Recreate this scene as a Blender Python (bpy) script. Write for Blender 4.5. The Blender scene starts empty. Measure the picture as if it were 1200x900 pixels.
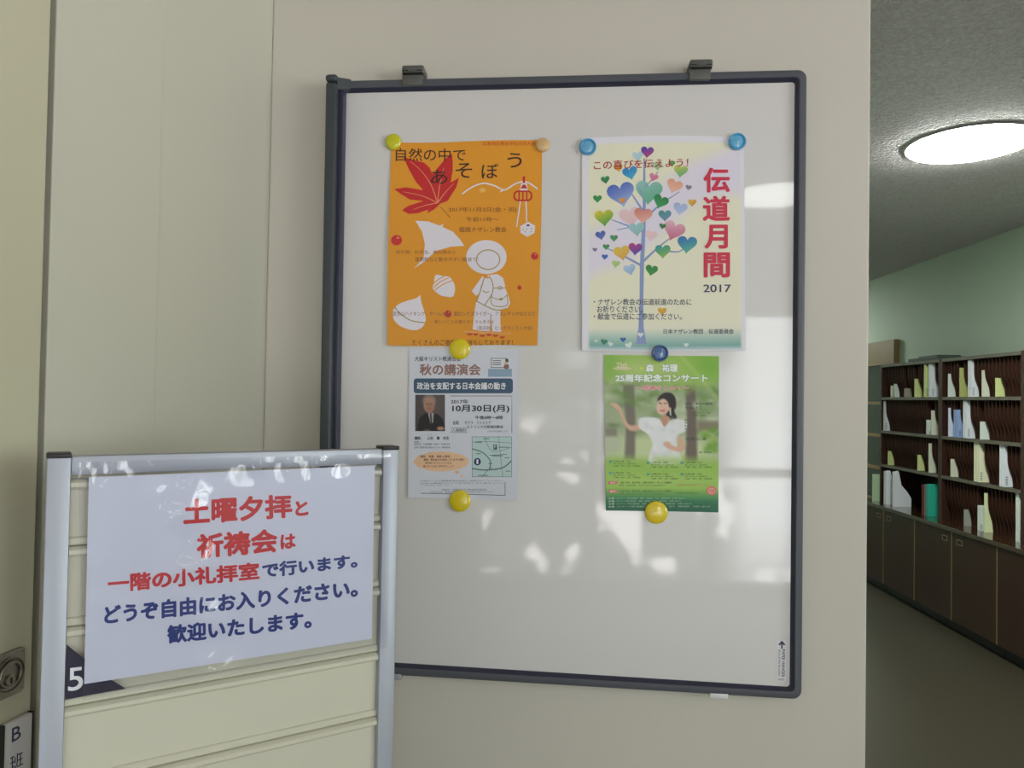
import bpy, bmesh, math, random
import numpy as np
from mathutils import Vector, Matrix
from mathutils.geometry import tessellate_polygon

random.seed(7)
SC = bpy.context.scene
COL = SC.collection

# ------------------------------------------------------------------ camera
YAW, PITCH, ROLL = (math.radians(a) for a in (-4.689, 1.124, 0.951))
FPX = 870.0
CAM = np.array([0.0, -1.45, 1.5])
cy, sy, cp, sp, cr, sr = math.cos(YAW), math.sin(YAW), math.cos(PITCH), math.sin(PITCH), math.cos(ROLL), math.sin(ROLL)
CF = np.array([sy * cp, cy * cp, sp])
_r = np.array([cy, -sy, 0.0]); _u = np.cross(_r, CF)
CR = cr * _r + sr * _u
CU = -sr * _r + cr * _u
cam = bpy.data.cameras.new('camera')
cam.sensor_width = 36; cam.lens = 36 * FPX / 1200; cam.clip_start = 0.02
co = bpy.data.objects.new('camera', cam); COL.objects.link(co)
co.matrix_world = Matrix(((CR[0], CU[0], -CF[0], CAM[0]), (CR[1], CU[1], -CF[1], CAM[1]), (CR[2], CU[2], -CF[2], CAM[2]), (0, 0, 0, 1)))
SC.camera = co

# ------------------------------------------------------------------ light and exposure
vs = SC.view_settings
vs.view_transform = 'Standard'; vs.look = 'None'; vs.gamma = 1.0; vs.use_curve_mapping = False
vs.exposure = 0.0
SC.cycles.use_denoising = True
W_GROUND, W_TREE, W_SKY, W_GAP, W_SIDE = 0.85, 0.6, 3.6, 8.6, 12.8
LAMP_POWER, LAMP_POWER_ENTRANCE, LAMP_POWER_FILL = 115.0, 11.0, 105.0
world = bpy.data.worlds.new('outdoors'); SC.world = world
world.use_nodes = True
nt = world.node_tree; nt.nodes.clear()
N = nt.nodes.new; L = nt.links.new
tc = N('ShaderNodeTexCoord'); sep = N('ShaderNodeSeparateXYZ'); L(tc.outputs['Generated'], sep.inputs[0])
def ramp(stops, interp='LINEAR'):
    r = N('ShaderNodeValToRGB'); r.color_ramp.interpolation = interp
    e = r.color_ramp.elements
    while len(e) < len(stops): e.new(0.5)
    for el, (p, c) in zip(e, stops): el.position = p; el.color = (*c, 1)
    return r
def wnoise(scale, detail, lo, hi):
    n = N('ShaderNodeTexNoise'); n.inputs['Scale'].default_value = scale; n.inputs['Detail'].default_value = detail
    L(tc.outputs['Generated'], n.inputs['Vector'])
    m = N('ShaderNodeMapRange'); m.inputs['From Min'].default_value = lo; m.inputs['From Max'].default_value = hi
    L(n.outputs['Fac'], m.inputs['Value']); return m.outputs['Result']
def wmix(f, a, b):
    m = N('ShaderNodeMix'); m.data_type = 'RGBA'
    L(f, m.inputs['Factor'])
    for s, v in ((6, a), (7, b)):
        if isinstance(v, tuple): m.inputs[s].default_value = (*v, 1)
        else: L(v, m.inputs[s])
    return m.outputs[2]
def step(lo, hi):
    m = N('ShaderNodeMapRange'); m.interpolation_type = 'SMOOTHSTEP'
    m.inputs['From Min'].default_value = lo; m.inputs['From Max'].default_value = hi
    L(sep.outputs['Z'], m.inputs['Value']); return m.outputs['Result']
g_ = wmix(wnoise(16, 2, .58, .64), (W_GROUND * .8, W_GROUND * .8, W_GROUND * .82), (W_GROUND * 12, W_GROUND * 11.6, W_GROUND * 11.4))
t_ = wmix(wnoise(13, 4, .50, .62), (W_TREE * .35, W_TREE * .6, W_TREE * .3), (W_SKY * .9, W_SKY * .97, W_SKY))
s_ = (W_SKY * .95, W_SKY, W_SKY * 1.06)
c_ = wmix(step(-.05, -.01), g_, t_)
c_ = wmix(step(.32, .45), c_, s_)
# a bright gap between the trees, straight down the approach to the entrance
dv = N('ShaderNodeMath'); dv.operation = 'DIVIDE'; L(sep.outputs['X'], dv.inputs[0]); L(sep.outputs['Y'], dv.inputs[1])
gp = ramp([(0, (0, 0, 0)), (.195, (0, 0, 0)), (.235, (1, 1, 1)), (.285, (1, 1, 1)), (.33, (0, 0, 0)), (1, (0, 0, 0))])
ng = N('ShaderNodeMath'); ng.operation = 'MULTIPLY'; ng.inputs[1].default_value = -1; L(dv.outputs[0], ng.inputs[0]); L(ng.outputs[0], gp.inputs['Fac'])
zz = ramp([(0, (0, 0, 0)), (.36, (0, 0, 0)), (.43, (1, 1, 1)), (.62, (.8, .8, .8)), (.75, (.3, .3, .3)), (1, (.3, .3, .3))])
zm = N('ShaderNodeMapRange'); zm.inputs['From Min'].default_value = -1; zm.inputs['From Max'].default_value = 1; L(sep.outputs['Z'], zm.inputs['Value']); L(zm.outputs['Result'], zz.inputs['Fac'])
pr_ = N('ShaderNodeMath'); pr_.operation = 'MULTIPLY'; L(gp.outputs['Color'], pr_.inputs[0]); L(zz.outputs['Color'], pr_.inputs[1])
back_ = N('ShaderNodeMath'); back_.operation = 'LESS_THAN'; back_.inputs[1].default_value = 0; L(sep.outputs['Y'], back_.inputs[0])
p2_ = N('ShaderNodeMath'); p2_.operation = 'MULTIPLY'; L(pr_.outputs[0], p2_.inputs[0]); L(back_.outputs[0], p2_.inputs[1])
c_ = wmix(p2_.outputs[0], c_, (W_GAP * .96, W_GAP, W_GAP * 1.02))
# bright stretch of world added to light the room through the side glazing
sd = N('ShaderNodeMapRange'); sd.interpolation_type = 'SMOOTHSTEP'; sd.inputs['From Min'].default_value = .70; sd.inputs['From Max'].default_value = .82
L(sep.outputs['X'], sd.inputs['Value'])
so_ = wmix(wnoise(9, 4, .47, .56), (W_SIDE * .25, W_SIDE * .32, W_SIDE * .22), (W_SIDE * 1.0, W_SIDE * 1.02, W_SIDE * 1.04))
so_ = wmix(step(-.10, -.02), (W_SIDE, W_SIDE * .98, W_SIDE * .96), so_)
c_ = wmix(sd.outputs['Result'], c_, so_)
bg = N('ShaderNodeBackground'); L(c_, bg.inputs['Color']); bg.inputs['Strength'].default_value = 1.0
wo = N('ShaderNodeOutputWorld'); L(bg.outputs[0], wo.inputs['Surface'])
def portal(name, loc, rot, sx, sz):
    l = bpy.data.lights.new(name, 'AREA'); l.shape = 'RECTANGLE'; l.size = sx; l.size_y = sz
    l.cycles.is_portal = True
    o = bpy.data.objects.new(name, l); COL.objects.link(o); o.location = loc; o.rotation_euler = rot
BACK_Y, WIN_X0, WIN_X1, WIN_TOP = -4.5, -0.75, 2.9, 2.25
portal('daylight_through_back_glazing', ((WIN_X0 + WIN_X1) / 2, BACK_Y + .02, WIN_TOP / 2), (math.pi / 2, 0, 0), WIN_X1 - WIN_X0, WIN_TOP)

SIDE_Y0, SIDE_Y1, SIDE_Z0, SIDE_Z1 = -4.2, -1.1, 1.1, 2.5
portal('daylight_through_side_glazing', (3.30, (SIDE_Y0 + SIDE_Y1) / 2, (SIDE_Z0 + SIDE_Z1) / 2), (math.pi / 2, 0, math.pi / 2), SIDE_Y1 - SIDE_Y0, SIDE_Z1 - SIDE_Z0)

# ------------------------------------------------------------------ measuring helpers
def ray(px, py): return CF + CR * (px - 600) / FPX - CU * (py - 450) / FPX
def onplane(px, py, p0, n):
    d = ray(px, py); return CAM + d * (((np.asarray(p0, float) - CAM) @ n) / (d @ n))
def wallpt(px, py, y=0.0): return onplane(px, py, (0, y, 0), np.array([0, 1.0, 0]))

class Frame:
    def __init__(s, o, ex, ey):
        s.o = np.asarray(o, float); s.ex = np.asarray(ex, float) / np.linalg.norm(ex)
        s.ey = np.asarray(ey, float) / np.linalg.norm(ey); s.ez = np.array([0, 0, 1.0])
    def __call__(s, p): return s.o + s.ex * p[0] + s.ey * p[1] + s.ez * p[2]
    def many(s, P): P = np.asarray(P, float); return s.o + P[:, :1] * s.ex + P[:, 1:2] * s.ey + P[:, 2:3] * s.ez
    def px_many(s, Q, y):
        D = CF + np.outer((Q[:, 0] - 600) / FPX, CR) - np.outer((Q[:, 1] - 450) / FPX, CU)
        t = ((s.o + s.ey * y - CAM) @ s.ey) / (D @ s.ey); d = CAM + D * t[:, None] - s.o
        return np.stack([d @ s.ex, np.full(len(Q), float(y)), d[:, 2]], 1)
    def px(s, px, py, y=0.0):
        P = onplane(px, py, s.o + s.ey * y, s.ey); d = P - s.o
        return np.array([d @ s.ex, y, d[2]])
    def rot(s): return math.atan2(s.ex[1], s.ex[0])
WORLD = Frame((0, 0, 0), (1, 0, 0), (0, 1, 0))

# ------------------------------------------------------------------ materials
def lin(c):
    return tuple((v / 255 / 12.92) if v / 255 <= .04045 else ((v / 255 + .055) / 1.055) ** 2.4 for v in c)
def mat(name, rgb, rough=.5, metal=0.0, coat=0.0, noise=None, bump=None, spec=None, emit=None, coat_rough=.08):
    m = bpy.data.materials.new(name); m.use_nodes = True
    t = m.node_tree; b = t.nodes['Principled BSDF']
    c = lin(rgb)
    b.inputs['Base Color'].default_value = (*c, 1); b.inputs['Roughness'].default_value = rough
    b.inputs['Metallic'].default_value = metal
    b.inputs['Coat Weight'].default_value = coat; b.inputs['Coat Roughness'].default_value = coat_rough
    if spec is not None: b.inputs['Specular IOR Level'].default_value = spec
    tcn = t.nodes.new('ShaderNodeTexCoord')
    if noise:
        sc, amt, stretch = noise
        mp = t.nodes.new('ShaderNodeMapping'); mp.inputs['Scale'].default_value = stretch
        t.links.new(tcn.outputs['Object'], mp.inputs[0])
        n = t.nodes.new('ShaderNodeTexNoise'); n.inputs['Scale'].default_value = sc; n.inputs['Detail'].default_value = 5
        t.links.new(mp.outputs[0], n.inputs['Vector'])
        r = t.nodes.new('ShaderNodeMix'); r.data_type = 'RGBA'
        r.inputs[6].default_value = (*(v * (1 - amt) for v in c), 1); r.inputs[7].default_value = (*(min(1, v * (1 + amt)) for v in c), 1)
        t.links.new(n.outputs['Fac'], r.inputs['Factor']); t.links.new(r.outputs[2], b.inputs['Base Color'])
    if bump:
        sc, st, dist = bump
        n = t.nodes.new('ShaderNodeTexNoise'); n.inputs['Scale'].default_value = sc; n.inputs['Detail'].default_value = 3
        t.links.new(tcn.outputs['Object'], n.inputs['Vector'])
        bp = t.nodes.new('ShaderNodeBump'); bp.inputs['Strength'].default_value = st; bp.inputs['Distance'].default_value = dist
        t.links.new(n.outputs['Fac'], bp.inputs['Height']); t.links.new(bp.outputs[0], b.inputs['Normal'])
    if emit:
        b.inputs['Emission Color'].default_value = (*emit[0], 1); b.inputs['Emission Strength'].default_value = emit[1]
    return m
def ink_mat(name, rough, coat=0.0):
    m = bpy.data.materials.new(name); m.use_nodes = True
    t = m.node_tree; b = t.nodes['Principled BSDF']
    a = t.nodes.new('ShaderNodeAttribute'); a.attribute_name = 'Col'
    t.links.new(a.outputs['Color'], b.inputs['Base Color'])
    b.inputs['Roughness'].default_value = rough; b.inputs['Coat Weight'].default_value = coat; b.inputs['Coat Roughness'].default_value = .2
    return m
def film_mat(name, gloss=.9):
    m = bpy.data.materials.new(name); m.use_nodes = True
    t = m.node_tree; t.nodes.clear()
    o = t.nodes.new('ShaderNodeOutputMaterial'); mx = t.nodes.new('ShaderNodeMixShader')
    tr = t.nodes.new('ShaderNodeBsdfTransparent'); gl = t.nodes.new('ShaderNodeBsdfGlossy'); gl.inputs['Roughness'].default_value = .06
    tr.inputs['Color'].default_value = (.97, .97, .98, 1)
    fr = t.nodes.new('ShaderNodeFresnel'); fr.inputs['IOR'].default_value = 1.5
    tcn = t.nodes.new('ShaderNodeTexCoord'); n = t.nodes.new('ShaderNodeTexNoise'); n.inputs['Scale'].default_value = 22; n.inputs['Detail'].default_value = 1
    bp = t.nodes.new('ShaderNodeBump'); bp.inputs['Strength'].default_value = .5; bp.inputs['Distance'].default_value = .003
    t.links.new(tcn.outputs['Object'], n.inputs['Vector']); t.links.new(n.outputs['Fac'], bp.inputs['Height'])
    t.links.new(bp.outputs[0], gl.inputs['Normal'])
    mu = t.nodes.new('ShaderNodeMath'); mu.operation = 'MULTIPLY'; mu.inputs[1].default_value = .62; mu.use_clamp = True
    t.links.new(fr.outputs[0], mu.inputs[0]); t.links.new(mu.outputs[0], mx.inputs[0])
    t.links.new(tr.outputs[0], mx.inputs[1]); t.links.new(gl.outputs[0], mx.inputs[2]); t.links.new(mx.outputs[0], o.inputs['Surface'])
    return m
M = {}
M['wall'] = mat('cream_wall_paint', (207, 203, 192), .62, noise=(2.2, .05, (1, 1, .6)), bump=(60, .08, .002))
M['wall_side'] = mat('cream_panel_paint', (198, 197, 183), .5, noise=(1.6, .05, (1, 1, .4)))
M['door_leaf'] = mat('yellowed_door_paint', (190, 187, 163), .45, noise=(3, .05, (1, 1, .4)))
M['gap'] = mat('dark_gap', (70, 62, 50), .8)
M['green_wall'] = mat('pale_green_wall_paint', (164, 178, 160), .7, noise=(2, .04, (1, 1, 1)))
M['ceiling'] = mat('textured_ceiling', (244, 216, 222), .9, noise=(75, .42, (1, 1, 1)), bump=(75, 1.0, .05))
M['floor'] = mat('brown_vinyl_floor', (55, 50, 38), .35, noise=(30, .10, (1, 1, 1)))
M['tile'] = mat('bounce_entrance_tile', (112, 108, 102), .4, noise=(6, .08, (1, 1, 1)))  # paleness chosen to bounce daylight up to the ceiling
M['board'] = mat('enamel_board', (220, 218, 218), .3, coat=.8, coat_rough=.035)
M['frame'] = mat('dark_grey_frame_plastic', (84, 87, 95), .42)
M['frame_dark'] = mat('black_frame_lip', (48, 50, 70), .4)
M['rail'] = mat('charcoal_rail_plastic', (62, 67, 72), .42)
M['clip'] = mat('grey_clip_plastic', (92, 92, 90), .4)
M['alu'] = mat('satin_aluminium', (168, 172, 184), .45, .4)
M['slat'] = mat('cream_slat_enamel', (205, 203, 186), .33, noise=(6, .04, (1, 1, 3)))
M['white_plastic'] = mat('white_plastic', (226, 228, 232), .35)
M['black'] = mat('black_plastic', (28, 28, 30), .45)
M['paper'] = ink_mat('printed_paper', .5)
M['ink'] = ink_mat('printed_ink', .45, .2)
M['film'] = film_mat('clear_laminate_film')
M['steel'] = mat('worn_stainless_steel', (142, 138, 126), .35, .85, noise=(40, .15, (1, 1, 1)))
M['wood'] = mat('dark_brown_wood', (52, 30, 21), .4, noise=(14, .22, (1, 1, .08)))
M['wood_recess'] = mat('recess_shaded_wood', (24, 15, 12), .45, noise=(14, .2, (1, 1, .08)))  # same wood, with the shade of the shelf recesses put into its colour
M['shelf_edge'] = mat('sheen_shelf_edge', (98, 92, 80), .4, noise=(18, .45, (1, 1, 1)))  # paler tone paints in the light caught by the glossy shelf edges
M['counter'] = mat('polished_counter', (58, 38, 26), .14, coat=.5)
M['door_wood'] = mat('brown_door_wood', (120, 98, 60), .5, noise=(12, .1, (1, 1, .1)))
M['dark_glass'] = mat('dark_window_glass', (26, 28, 26), .15)
M['strip'] = mat('brass_edge_strip', (150, 128, 96), .35, .5)
M['lamp'] = mat('lamp_diffuser', (240, 244, 240), .4, emit=((.93, 1.0, .93), LAMP_POWER))
M['lamp_entrance'] = mat('lamp_diffuser_entrance', (240, 244, 240), .4, emit=((.95, 1.0, .96), LAMP_POWER_ENTRANCE))
M['lamp_fill'] = mat('lamp_diffuser_fill', (240, 244, 240), .4, emit=((.93, 1.0, .93), LAMP_POWER_FILL))
M['lamp_rim'] = mat('lamp_rim', (150, 150, 152), .4)
def mag_mat(n, c, tr): 
    m = mat(n, c, .22, coat=.5); m.node_tree.nodes['Principled BSDF'].inputs['Subsurface Weight'].default_value = 0
    return m

# ------------------------------------------------------------------ mesh helpers
class MB:
    def __init__(s, T=WORLD): s.T = T; s.v = []; s.f = []; s.m = []; s.c = []
    def add(s, verts, faces, mi=0, col=None, world=False):
        k = len(s.v)
        s.v += [tuple(p) if world else tuple(s.T(p)) for p in verts]
        s.f += [tuple(i + k for i in f) for f in faces]; s.m += [mi] * len(faces)
        s.c += [col] * len(verts) if not isinstance(col, list) else col
        return s
    def box(s, a, b, mi=0, bev=0.0, seg=2):
        a, b = np.minimum(a, b), np.maximum(a, b)
        bm = bmesh.new(); bmesh.ops.create_cube(bm, size=1)
        for v in bm.verts: v.co = Vector([(a[i] + b[i]) / 2 + v.co[i] * (b[i] - a[i]) for i in range(3)])
        if bev: bmesh.ops.bevel(bm, geom=bm.edges[:], offset=bev, segments=seg, profile=.5, affect='EDGES')
        bm.verts.index_update()
        s.add([tuple(v.co) for v in bm.verts], [[v.index for v in f.verts] for f in bm.faces], mi); bm.free(); return s
    def extrude(s, pts, vec, mi=0):
        "closed polygon (list of 3-d local points) extruded along vec"
        n = len(pts); vec = np.asarray(vec, float)
        V = [np.asarray(p, float) for p in pts] + [np.asarray(p, float) + vec for p in pts]
        tri = tessellate_polygon([[Vector(p) for p in pts]])
        F = [tuple(t) for t in tri] + [tuple(i + n for i in reversed(t)) for t in tri]
        F += [(i, (i + 1) % n, (i + 1) % n + n, i + n) for i in range(n)]
        return s.add(V, F, mi)
    def lathe(s, prof, c, ax, up, seg=40, mi=0):
        "profile of (radius, height) turned about axis ax through c"
        ax = np.asarray(ax, float); up = np.asarray(up, float); sd = np.cross(ax, up)
        V, F = [], []
        for r, h in prof:
            for k in range(seg):
                t = 2 * math.pi * k / seg
                V.append(np.asarray(c) + ax * h + (up * math.cos(t) + sd * math.sin(t)) * r)
        for i in range(len(prof) - 1):
            for k in range(seg):
                a = i * seg + k; b = i * seg + (k + 1) % seg
                F.append((a, b, b + seg, a + seg))
        F.append(tuple(range(seg))); F.append(tuple((len(prof) - 1) * seg + k for k in range(seg)))
        return s.add(V, F, mi)
    def tube(s, path, r, seg=8, mi=0, closed=False):
        P = [np.asarray(p, float) for p in path]; V, F = [], []; n = len(P)
        for i, p in enumerate(P):
            t = (P[(i + 1) % n] - P[i - 1]) if closed else P[min(i + 1, n - 1)] - P[max(i - 1, 0)]
            t /= np.linalg.norm(t); a = np.cross(t, (0.31, 0.2, .93)); a /= np.linalg.norm(a); b = np.cross(t, a)
            V += [p + (a * math.cos(2 * math.pi * k / seg) + b * math.sin(2 * math.pi * k / seg)) * r for k in range(seg)]
        for i in range(n if closed else n - 1):
            for k in range(seg):
                j = (i + 1) % n
                F.append((i * seg + k, i * seg + (k + 1) % seg, j * seg + (k + 1) % seg, j * seg + k))
        if not closed: F += [tuple(range(seg)), tuple((n - 1) * seg + k for k in range(seg))]
        return s.add(V, F, mi)
    def build(s, name, mats, parent=None, smooth=False, loc=None, fixn=True):
        mats = mats if isinstance(mats, (list, tuple)) else [mats]
        me = bpy.data.meshes.new(name)
        o = bpy.data.objects.new(name, me); COL.objects.link(o)
        org = np.zeros(3)
        if parent is not None:
            o.parent = parent
            q = parent
            while q is not None: org = org + np.array(q.location); q = q.parent
        elif loc is not None: o.location = loc; org = np.array(loc, float)
        me.from_pydata([tuple(np.array(p) - org) for p in s.v], [], s.f)
        for m in mats: me.materials.append(m)
        for p, i in zip(me.polygons, s.m): p.material_index = i
        if any(c is not None for c in s.c):
            ca = me.color_attributes.new('Col', 'FLOAT_COLOR', 'POINT')
            buf = []
            for c in s.c: buf += [*(c or (0, 0, 0)), 1.0]
            ca.data.foreach_set('color', buf)
        if fixn:
            bm = bmesh.new(); bm.from_mesh(me); bmesh.ops.recalc_face_normals(bm, faces=bm.faces); bm.to_mesh(me); bm.free()
        if smooth:
            for p in me.polygons: p.use_smooth = True
            if smooth != 'all': me.set_sharp_from_angle(angle=math.radians(smooth if smooth is not True else 35))
        me.update()
        return o
def tag(o, label=None, cat=None, group=None, kind=None):
    if label: o['label'] = label
    if cat: o['category'] = cat
    if group: o['group'] = group
    if kind: o['kind'] = kind
    return o
def thing(name, label, cat, loc, group=None, rz=0.0):
    o = bpy.data.objects.new(name, None); COL.objects.link(o); o.empty_display_size = .05
    o.location = tuple(float(v) for v in loc); o.rotation_euler = (0, 0, rz)
    return tag(o, label, cat, group)
def struct(o): o['kind'] = 'structure'; return o

# ------------------------------------------------------------------ room frames
K = .118
LW = Frame((-0.62, 0, 0), (-K, -1, 0), (-1, K, 0))           # left wall: x runs towards the camera, y into the wall
_d = ray(632, 474); _d[2] = 0
FR = Frame((CAM[0], CAM[1], 0), (_d[1], -_d[0], 0), _d)       # hall beyond: y runs along the corridor
CEIL = 2.70
XE = wallpt(1018, 450)[0]
WIDE = wallpt(1018, 450)

# ------------------------------------------------------------------ room shell
struct(MB().box((-3.0, .10, -.05), (5.2, 10.5, 0)).build('floor', M['floor']))
struct(MB().box((-3.0, -5.0, -.05), (5.2, .098, 0)).build('floor_entrance_bounce', M['tile']))  # unseen floor, made paler than the hall to bounce daylight upwards
struct(MB().box((-3.0, -5.0, CEIL), (5.2, 10.5, CEIL + .08)).build('ceiling', M['ceiling']))
struct(MB().box((-.62, 0, 0), (XE, .14, CEIL), bev=.004).build('wall_board', M['wall']))
def sx(px): return LW.px(px, 300)[0]
s185, s62 = LW.px(184, 300)[0], LW.px(56, 300)[0]
struct(MB(LW).box((-.14, 0, 0), (s185, .1, CEIL)).build('wall_left', M['wall_side']))
struct(MB(LW).box((s185, -.003, 0), (s62, .1, CEIL), bev=.0015).build('wall_left_panel', M['wall_side']))
struct(MB(LW).box((s62, .02, 0), (s62 + .016, .1, CEIL)).build('trim_1', M['gap']))
DOOR_W = .86
struct(MB(LW).box((s62 + .016 + DOOR_W, -.004, 0), (5.0, .1, CEIL)).build('wall_left_rear', M['wall_side']))
struct(MB(LW).box((s62 + .016, .06, 0), (s62 + .016 + DOOR_W, .1, CEIL)).build('wall_left_reveal', M['gap']))
SHX = 2.86                                                    # front plane of the shelving, in the FR frame
WALLX = SHX + .33
struct(MB(FR).box((WALLX, SIDE_Y1 + 1.45, 0), (WALLX + .1, 10.2, CEIL)).build('wall_right', M['green_wall']))
struct(MB(FR).box((WALLX, -3.2, 0), (WALLX + .1, SIDE_Y0 + 1.45, CEIL)).box((WALLX, SIDE_Y0 + 1.45, 0), (WALLX + .1, SIDE_Y1 + 1.45, SIDE_Z0)).box((WALLX, SIDE_Y0 + 1.45, SIDE_Z1), (WALLX + .1, SIDE_Y1 + 1.45, CEIL)).build('wall_right_rear', M['wall']))
wf = MB(FR)
for i in range(4):
    y = SIDE_Y0 + 1.45 + (SIDE_Y1 - SIDE_Y0) * i / 3; wf.box((WALLX + .02, y - .03, SIDE_Z0), (WALLX + .07, y + .03, SIDE_Z1))
for z in (SIDE_Z0 + .02, 1.8, SIDE_Z1 - .02): wf.box((WALLX + .03, SIDE_Y0 + 1.45, z - .03), (WALLX + .06, SIDE_Y1 + 1.45, z + .03))
struct(wf.build('window_2', M['alu']))
struct(MB().box((.3, 9.0, 0), (3.4, 9.1, CEIL)).build('wall_far', M['green_wall']))
struct(MB().box((.36, .14, 0), (.46, 9.0, CEIL)).build('wall_inner', M['green_wall']))
# glazed entrance behind the viewer
struct(MB().box((-1.6, BACK_Y - .12, WIN_TOP), (3.4, BACK_Y, CEIL)).box((-1.6, BACK_Y - .12, 0), (WIN_X0, BACK_Y, WIN_TOP)).box((WIN_X1, BACK_Y - .12, 0), (3.6, BACK_Y, WIN_TOP)).build('wall_back', M['wall']))
wf = MB()
for i in range(5):
    x = WIN_X0 + (WIN_X1 - WIN_X0) * i / 4
    wf.box((x - .035, BACK_Y - .09, 0), (x + .035, BACK_Y - .03, WIN_TOP))
for z in (.04, .95, WIN_TOP - .04): wf.box((WIN_X0, BACK_Y - .08, z - .035), (WIN_X1, BACK_Y - .04, z + .035))
struct(wf.build('window_1', M['alu']))

# ------------------------------------------------------------------ left door leaf with flush ring handle
s0 = s62 + .016
door = struct(MB(LW).box((s0 + .002, -.012, .01), (s0 + DOOR_W - .004, .03, 2.3), bev=.003).build('door_1', M['door_leaf'], loc=LW((s0, 0, 0))))
tag(door, 'cream steel door leaf along the left wall with a flush ring handle', 'door')
hc = LW.px(-2, 789)
hp = MB(LW)
R0, RZ = .0225, .0275
pl = []
for (cx_, cz_, a0) in ((R0 - .006, RZ - .006, 0), (-R0 + .006, RZ - .006, 90), (-R0 + .006, -RZ + .006, 180), (R0 - .006, -RZ + .006, 270)):
    for k in range(6):
        t = math.radians(a0 + 18 * k); pl.append((hc[0] + cx_ + .006 * math.cos(t), -.0125, hc[2] + cz_ + .006 * math.sin(t)))
hp.extrude(pl, (0, -.003, 0))
plate = hp.build('handle_plate', M['steel'], door)
MB(LW).lathe([(.0205, .0), (.0205, .0024), (.0192, .003), (.0184, .0012), (.017, .0008), (.0004, .0006)], (hc[0], -.0155, hc[2]), (0, -1, 0), (0, 0, 1), 48).build('handle_cup', M['steel'], plate, smooth=30)
MB(LW).tube([(hc[0] + .0145 * math.cos(t), -.0185, hc[2] + .0145 * math.sin(t)) for t in np.linspace(0, 2 * math.pi, 41)[:-1]], .0017, 10, closed=True).build('ring_pull', M['steel'], plate, smooth='all')
MB(LW).lathe([(.007, 0), (.007, .002), (.006, .0026), (0.0006, .0026)], (hc[0], -.0163, hc[2] - .007), (0, -1, 0), (0, 0, 1), 20).box((hc[0] - .0012, -.0193, hc[2] - .0105), (hc[0] + .0012, -.0187, hc[2] - .0035), 1).build('keyhole', [M['steel'], M['black']], plate, smooth=30)
for dx, dz in ((-1, -1), (-1, 1), (1, -1), (1, 1)):
    MB(LW).lathe([(.0022, 0), (.0018, .0008), (.0003, .001)], (hc[0] + dx * .0185, -.0155, hc[2] + dz * .0235), (0, -1, 0), (0, 0, 1), 12).build('screw', M['steel'], plate, smooth=30)

# ------------------------------------------------------------------ printing: shapes given in photo pixels of a sheet, laid on that sheet
def catmull(pts, n=6, closed=True):
    P = [np.array(p, float) for p in pts]; m = len(P); out = []
    rng = range(m) if closed else range(m - 1)
    for i in rng:
        p0, p1, p2, p3 = (P[(i - 1) % m], P[i], P[(i + 1) % m], P[(i + 2) % m]) if closed else (P[max(i - 1, 0)], P[i], P[i + 1], P[min(i + 2, m - 1)])
        for k in range(n):
            t = k / n
            out.append(.5 * ((2 * p1) + (-p0 + p2) * t + (2 * p0 - 5 * p1 + 4 * p2 - p3) * t * t + (-p0 + 3 * p1 - 3 * p2 + p3) * t ** 3))
    if not closed: out.append(P[-1])
    return out
_TXT = {}
def text_mesh(body, bold, res):
    key = (body, bold, res)
    if key in _TXT: return _TXT[key]
    cu = bpy.data.curves.new('lettering', 'FONT'); cu.body = body; cu.size = 1.0; cu.offset = bold; cu.resolution_u = res
    o = bpy.data.objects.new('lettering', cu); COL.objects.link(o)
    bpy.context.view_layer.update()
    me = bpy.data.meshes.new_from_object(o.evaluated_get(bpy.context.evaluated_depsgraph_get()))
    V = np.array([v.co[:] for v in me.vertices]) if len(me.vertices) else np.zeros((0, 3)); F = [tuple(p.vertices) for p in me.polygons]
    bpy.data.objects.remove(o); bpy.data.curves.remove(cu); bpy.data.meshes.remove(me)
    _TXT[key] = (V, F); return V, F

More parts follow.
